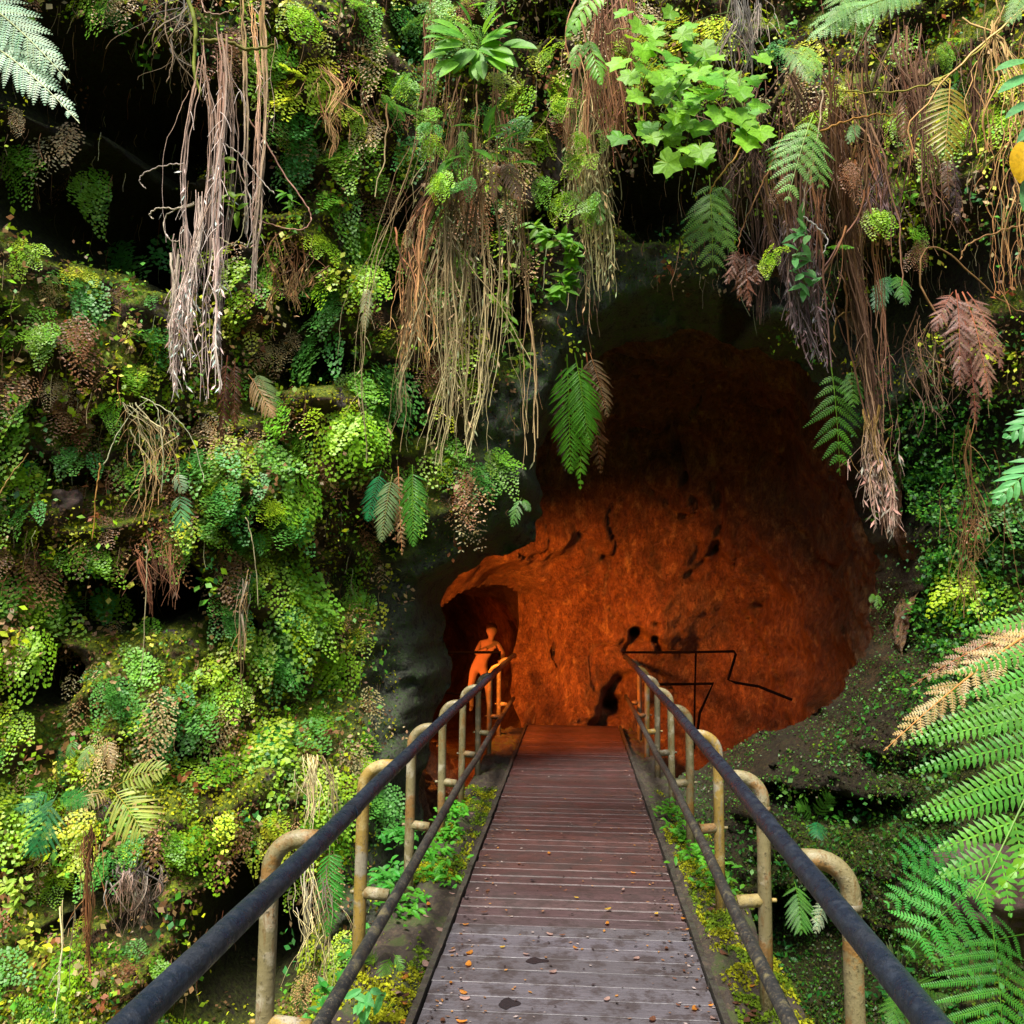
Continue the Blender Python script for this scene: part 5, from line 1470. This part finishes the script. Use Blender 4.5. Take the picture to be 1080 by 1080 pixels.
clump_plants('low bright green plants growing along the ledge left of the planks', [(-.95, 6.1, 0), (-.98, 6.7, 0), (-1.0, 7.3, 0), (-.93, 5.7, -.02), (-1.0, 5.2, -.03)], .055, (.08, .34, .02), 90, group='low plants on the left ledge')
clump_plants('low bright green plants growing along the ledge right of the planks', [(.84, 6.9, 0), (.86, 6.3, 0), (.9, 5.8, 0), (.82, 7.6, 0)], .055, (.10, .36, .02), 80, group='low plants on the right ledge')
clump_plants('leafy green plants hanging below the left ledge by the railing posts', [(-1.2, 4.6, -.3), (-1.25, 5.4, -.35), (-1.22, 4.1, -.4), (-1.3, 6.2, -.2), (-1.35, 6.9, -.1)], .07, (.05, .26, .03), 90, group='plants below the left ledge')

# ------------------------------------------------------------------ fallen leaves, puddles, litter
def flat_leaf(col, k=.55):
    mb = MB(); n = 10; pts = []
    for i in range(n):
        a = 2*PI*i/n
        pts.append(np.array([math.cos(a), math.sin(a)*k, .12*math.cos(2*a)+random.uniform(-.05, .05)])*.5)
    mb.add([np.zeros(3)]+pts, [(0, 1+i, 1+(i+1) % n) for i in range(n)], col); return mb


fl_cols = {'orange': (.50, .20, .03), 'brown': (.16, .07, .04), 'yellow': (.55, .36, .05), 'pink': (.38, .24, .20), 'dark': (.03, .025, .03)}
FLM = {}
for kk, c in fl_cols.items():
    mb = flat_leaf(c); o = mb.build('fallen_leaf', M_GLOSSY); FLM[kk] = o.data; bpy.data.objects.remove(o)


def drop_leaf(u, v, s, kcol, where, grp, z0=0.016):
    d = R @ np.array([u-540, -(v-540), -FPX]); tq = (z0-CAM[2])/d[2]; p = CAM+d*tq
    if p[1] > 11.5: return
    o = bpy.data.objects.new('fallen_leaf', FLM[kcol]); COL.objects.link(o); o.location = tuple(float(c) for c in p)
    o.scale = (s, s, s); o.rotation_euler = (random.uniform(-.15, .15), random.uniform(-.15, .15), random.uniform(0, 6.3))
    tag(o, '%s fallen leaf lying %s' % (kcol if kcol != 'dark' else 'blackened', where), 'leaf', '%s fallen leaves %s' % (kcol, grp))


for (u, v, s, kk) in [(495, 1004, .05, 'orange'), (494, 1016, .055, 'orange'), (641, 958, .045, 'yellow'), (608, 946, .03, 'yellow'), (487, 1076, .05, 'orange'), (671, 1010, .05, 'pink'),
                      (583, 1024, .045, 'pink'), (607, 999, .035, 'orange'), (490, 1052, .05, 'pink'), (692, 963, .04, 'yellow'), (688, 1074, .05, 'brown'), (530, 998, .03, 'yellow'), (640, 1053, .04, 'pink'), (668, 920, .04, 'orange')]:
    drop_leaf(u, v, s, kk, 'alone on the planks', 'scattered on the planks')
for i in range(60):
    y = random.uniform(700, 1079); v = 800+(y-700)*.73
    d_ = (v-633); side = random.random()
    if side < .4: x = 606-(.66-abs(random.gauss(0, .09)))/1.8*d_
    elif side < .75: x = 606+(.63-abs(random.gauss(0, .08)))/1.8*d_
    else: x = 606+random.uniform(-.6, .6)/1.8*d_
    drop_leaf(x, v, random.uniform(.018, .045), random.choice(['orange', 'brown', 'brown', 'pink', 'dark', 'brown']), 'near the plank edges', 'along the plank edges')
for i in range(46):
    sgn = random.choice([-1, 1]); v = random.uniform(850, 1079)
    x = 606+sgn*(random.uniform(.72, .9))/1.8*(v-633)
    drop_leaf(x, v, random.uniform(.03, .07), random.choice(['pink', 'brown', 'orange', 'brown', 'pink']), 'on the soil ledge beside the planks', 'on the soil ledges', .0)
# tiny litter
n = 1500
X = rng.uniform(-.64, .62, n); Yq = 2.5+rng.random(n)**1.2*9
e = rng.random(n) < .5; X[e] = np.where(rng.random(e.sum()) < .5, -.64+np.abs(rng.normal(0, .07, e.sum())), .62-np.abs(rng.normal(0, .07, e.sum())))
P = np.stack([X, Yq, np.full(n, .012)], 1)
th = rng.uniform(0, 6.3, n); sz = rng.uniform(.004, .014, n)[:, None]
dx = np.stack([np.cos(th), np.sin(th), rng.uniform(-.2, .2, n)], 1); dy = np.stack([-np.sin(th), np.cos(th), rng.uniform(-.2, .2, n)], 1)
V = np.stack([P-dx*sz, P-dy*sz*.6, P+dx*sz, P+dy*sz*.6], 1).reshape(-1, 3)
o = mesh_obj('litter', V, np.arange(n*4).reshape(n, 4), M_ROOT, None, np.repeat(pick([(.2, .1, .05), (.03, .02, .02), (.3, .24, .22), (.35, .16, .04)], [3, 4, 2, 1], n), 4, 0))
tag(o, 'tiny leaf crumbs and grit scattered over the planks', None, kind='stuff')
# wet dark patches
m, t = nt('puddle'); p = N(t, 'ShaderNodeBsdfPrincipled'); p.inputs['Base Color'].default_value = (.022, .018, .02, 1); p.inputs['Roughness'].default_value = .25; done(t, p)
for (u, v, rx, ry, lab) in [(566, 1013, .045, .035, 'small dark puddle in the middle of the grey planks'), (537, 1058, .038, .05, 'small dark puddle at the near end of the grey planks')]:
    d = R @ np.array([u-540, -(v-540), -FPX]); p0 = CAM+d*((0.0078-CAM[2])/d[2])
    mb = MB(); nn = 26
    pts = [p0+np.array([rx*math.cos(2*PI*i/nn)*(1+.3*math.sin(4*PI*i/nn+1)+.15*math.cos(10*PI*i/nn)), ry*math.sin(2*PI*i/nn)*(1+.3*math.cos(6*PI*i/nn)), 0]) for i in range(nn)]
    mb.add([p0]+pts, [(0, 1+i, 1+(i+1) % nn) for i in range(nn)], (1, 1, 1)); o = mb.build('puddle', m, None, origin=p0); tag(o, lab, 'puddle')

# ------------------------------------------------------------------ person in the passage
def person(u, vhead, Y, facing=0.0):
    """standing walker, light shirt, arm bent towards the rail"""
    hp = at(u, vhead, Y)
    Hs = 1.7; base = np.array([hp[0], hp[1], hp[2]-1.60])
    J = {'pelvis': (-.17, .02, .90), 'waist': (-.08, .0, 1.08), 'chest': (.03, -.04, 1.28), 'neck': (.075, -.06, 1.44), 'head0': (.08, -.07, 1.51), 'head': (.085, -.09, 1.58), 'head2': (.085, -.085, 1.64), 'top': (.085, -.07, 1.69),
         'shL': (-.13, -.02, 1.38), 'elL': (-.24, -.14, 1.16), 'wrL': (-.08, -.28, 1.24), 'haL': (-.01, -.32, 1.28),
         'shR': (.21, -.06, 1.37), 'elR': (.33, -.12, 1.14), 'wrR': (.24, -.34, 1.04), 'haR': (.22, -.41, 1.03),
         'hiL': (-.27, .02, .84), 'knL': (-.33, -.20, .48), 'anL': (-.30, .02, .10), 'toL': (-.33, -.16, .04),
         'hiR': (-.07, .02, .84), 'knR': (.02, -.10, .47), 'anR': (.05, .06, .08), 'toR': (.06, -.12, .04)}
    rad = {'pelvis': .13, 'waist': .11, 'chest': .14, 'neck': .052, 'head0': .062, 'head': .118, 'head2': .128, 'top': .085, 'shL': .055, 'elL': .047, 'wrL': .032, 'haL': .036, 'shR': .055, 'elR': .047, 'wrR': .032, 'haR': .036,
           'hiL': .092, 'knL': .065, 'anL': .042, 'toL': .035, 'hiR': .092, 'knR': .065, 'anR': .042, 'toR': .035}
    E = [('pelvis', 'waist'), ('waist', 'chest'), ('chest', 'neck'), ('neck', 'head0'), ('head0', 'head'), ('head', 'head2'), ('head2', 'top'), ('chest', 'shL'), ('shL', 'elL'), ('elL', 'wrL'), ('wrL', 'haL'), ('chest', 'shR'), ('shR', 'elR'), ('elR', 'wrR'),
         ('wrR', 'haR'), ('pelvis', 'hiL'), ('hiL', 'knL'), ('knL', 'anL'), ('anL', 'toL'), ('pelvis', 'hiR'), ('hiR', 'knR'), ('knR', 'anR'), ('anR', 'toR')]
    names = list(J)
    me = bpy.data.meshes.new('person'); me.from_pydata([J[n_] for n_ in names], [(names.index(a), names.index(b)) for a, b in E], [])
    o = bpy.data.objects.new('person', me); COL.objects.link(o)
    me.materials.append(MC['cloth'])
    sk = o.modifiers.new('skin', 'SKIN')
    sk.use_smooth_shade = True
    for i, n_ in enumerate(names):
        sv = me.skin_vertices[0].data[i]; sv.radius = (rad[n_], rad[n_]); sv.use_root = (i == 0)
    ss = o.modifiers.new('sub', 'SUBSURF'); ss.levels = 2; ss.render_levels = 2
    o.location = tuple(float(c) for c in base); o.rotation_euler = (0, 0, facing)
    tag(o, 'person in light clothes standing in the orange lit passage, arms bent in front', 'person')
    # hair cap
    mb = MB(); c0 = np.array([.085, -.055, 1.65]); V = []; F = []
    for i in range(9):
        for j in range(16):
            th = PI*.55*i/8; ph = 2*PI*j/16
            V.append(c0+np.array([.118*math.sin(th)*math.cos(ph), .122*math.sin(th)*math.sin(ph)+.03, .105*math.cos(th)+.02]))
    for i in range(8):
        for j in range(16): F.append((i*16+j, (i+1)*16+j, (i+1)*16+(j+1) % 16, i*16+(j+1) % 16))
    mb.add(V, F, (1, 1, 1)); h = mb.build('hair', MC['hair'], None, True); h.parent = o
    return o


MC['cloth'] = m_plain('light_cloth', (.42, .36, .32), (.58, .5, .45), .8, 4); MC['hair'] = m_plain('brown_hair', (.05, .025, .012), (.09, .05, .02), .6)
person(514, 666, 17.5, .15)

# rubble boulders at the rear wall of the chamber
M_ROCKP = m_pipe('purple_brown_rock', (0.075, 0.042, 0.036), [(0.14, 0.07, 0.055), (0.035, 0.028, 0.024), (0.06, 0.08, 0.015)], 0.8, 12)


def boulder(u, v, Y, r0, label, sq=(1, .8, .8)):
    c = on_cliff([u], [v])[0][0]+np.array([0, r0*.35, 0]) if Y > 5 else at(u, v, Y)
    n1, n2 = 64, 44; V = []; F = []
    for i in range(n2+1):
        for j in range(n1):
            th = PI*i/n2; ph = 2*PI*j/n1
            V.append([math.sin(th)*math.cos(ph), math.sin(th)*math.sin(ph), math.cos(th)])
    V = np.array(V); s = 1+.30*fbm(V[:, 0]*1.3+u, V[:, 1]*1.3, V[:, 2]*1.3+v, 2, 401)-.16*np.abs(fbm(V[:, 0]*3.2+u, V[:, 1]*3.2, V[:, 2]*3.2+v, 5, 402, .6))
    V = V*s[:, None]*r0*np.array(sq)
    for i in range(n2):
        for j in range(n1): F.append((i*n1+j, (i+1)*n1+j, (i+1)*n1+(j+1) % n1, i*n1+(j+1) % n1))
    o = mesh_obj('boulder', V+c, F, M_ROCKP, None, None, True, origin=c); tag(o, label, 'boulder')


boulder(552, 205, 6.4, .14, 'bare purple grey rock sticking out of the vegetation above the cave', (1, .9, 1.3))
boulder(582, 165, 6.5, .20, 'reddish brown rock lump above the cave beside the tan roots', (.8, .8, 1.7))
boulder(70, 532, 5.9, .13, 'round brown stone in the left cliff above the dark hollow', (1, .8, .9))
boulder(1070, 945, 3.8, .28, 'lichen spotted boulder behind the corner fern at the lower right', (1, .8, .8))

# ------------------------------------------------------------------ light
w = bpy.data.worlds.new("World"); sc.world = w; w.use_nodes = True
t = w.node_tree; t.nodes.clear()
sky = N(t, 'ShaderNodeTexSky'); sky.sky_type = 'NISHITA'; sky.sun_disc = False
SUN_EL, SUN_AZ = math.radians(62), math.radians(197)       # behind the viewer, a little to the left
sky.sun_elevation = SUN_EL; sky.sun_rotation = SUN_AZ; sky.air_density = 1.0; sky.dust_density = 3.0
bg = N(t, 'ShaderNodeBackground'); bg.inputs['Strength'].default_value = 0.125
t.links.new(sky.outputs[0], bg.inputs[0]); o_ = N(t, 'ShaderNodeOutputWorld'); t.links.new(bg.outputs[0], o_.inputs[0])
sl = bpy.data.lights.new('sun', 'SUN'); sl.energy = 3.4; sl.angle = math.radians(16); sl.color = (1, .95, .86)
so = bpy.data.objects.new('sun', sl); COL.objects.link(so)
sd_ = Vector((math.sin(SUN_AZ)*math.cos(SUN_EL), math.cos(SUN_AZ)*math.cos(SUN_EL), math.sin(SUN_EL)))
so.rotation_euler = sd_.to_track_quat('Z', 'Y').to_euler()


def lamp(name, loc, energy, col, radius=.08, target=None, ang=120, blend=.8):
    l = bpy.data.lights.new(name, 'SPOT' if target is not None else 'POINT'); l.energy = energy; l.color = col; l.shadow_soft_size = radius
    o = bpy.data.objects.new(name, l); COL.objects.link(o); o.location = loc
    if target is not None:
        l.spot_size = math.radians(ang); l.spot_blend = blend
        o.rotation_euler = (Vector(loc)-Vector(target)).to_track_quat('Z', 'Y').to_euler()


ORG = (1.0, .235, .026)
lamp('cave_lamp', (-1.6, 9.9, 2.1), 780, ORG, .22, (0.2, 12.8, 0.5), 100, 1.0)
lamp('cave_lamp', (0.9, 9.3, -0.75), 90, ORG, .25, (3.0, 10.6, 1.0), 120, 1.0)  # unseen fill, added to light the low right wall
lamp('passage_lamp', (-2.8, 16.0, 0.2), 75, (1.0, .13, .015), .10, (-1.85, 17.5, 0.6), 60, 1.0)
lamp('passage_lamp', (-2.9, 16.6, -0.5), 12, ORG, .3)  # dim unseen fill, added so the passage floor and back show
lamp('passage_lamp', (-2.2, 14.2, 0.6), 30, ORG, .15, (-1.6, 12.6, -.8), 120, 1.0)

vs = sc.view_settings
vs.view_transform = 'Standard'; vs.look = 'None'; vs.gamma = 1; vs.use_curve_mapping = False; vs.exposure = 1.2
sc.cycles.max_bounces = 4; sc.cycles.diffuse_bounces = 2; sc.cycles.transmission_bounces = 2; sc.cycles.glossy_bounces = 2
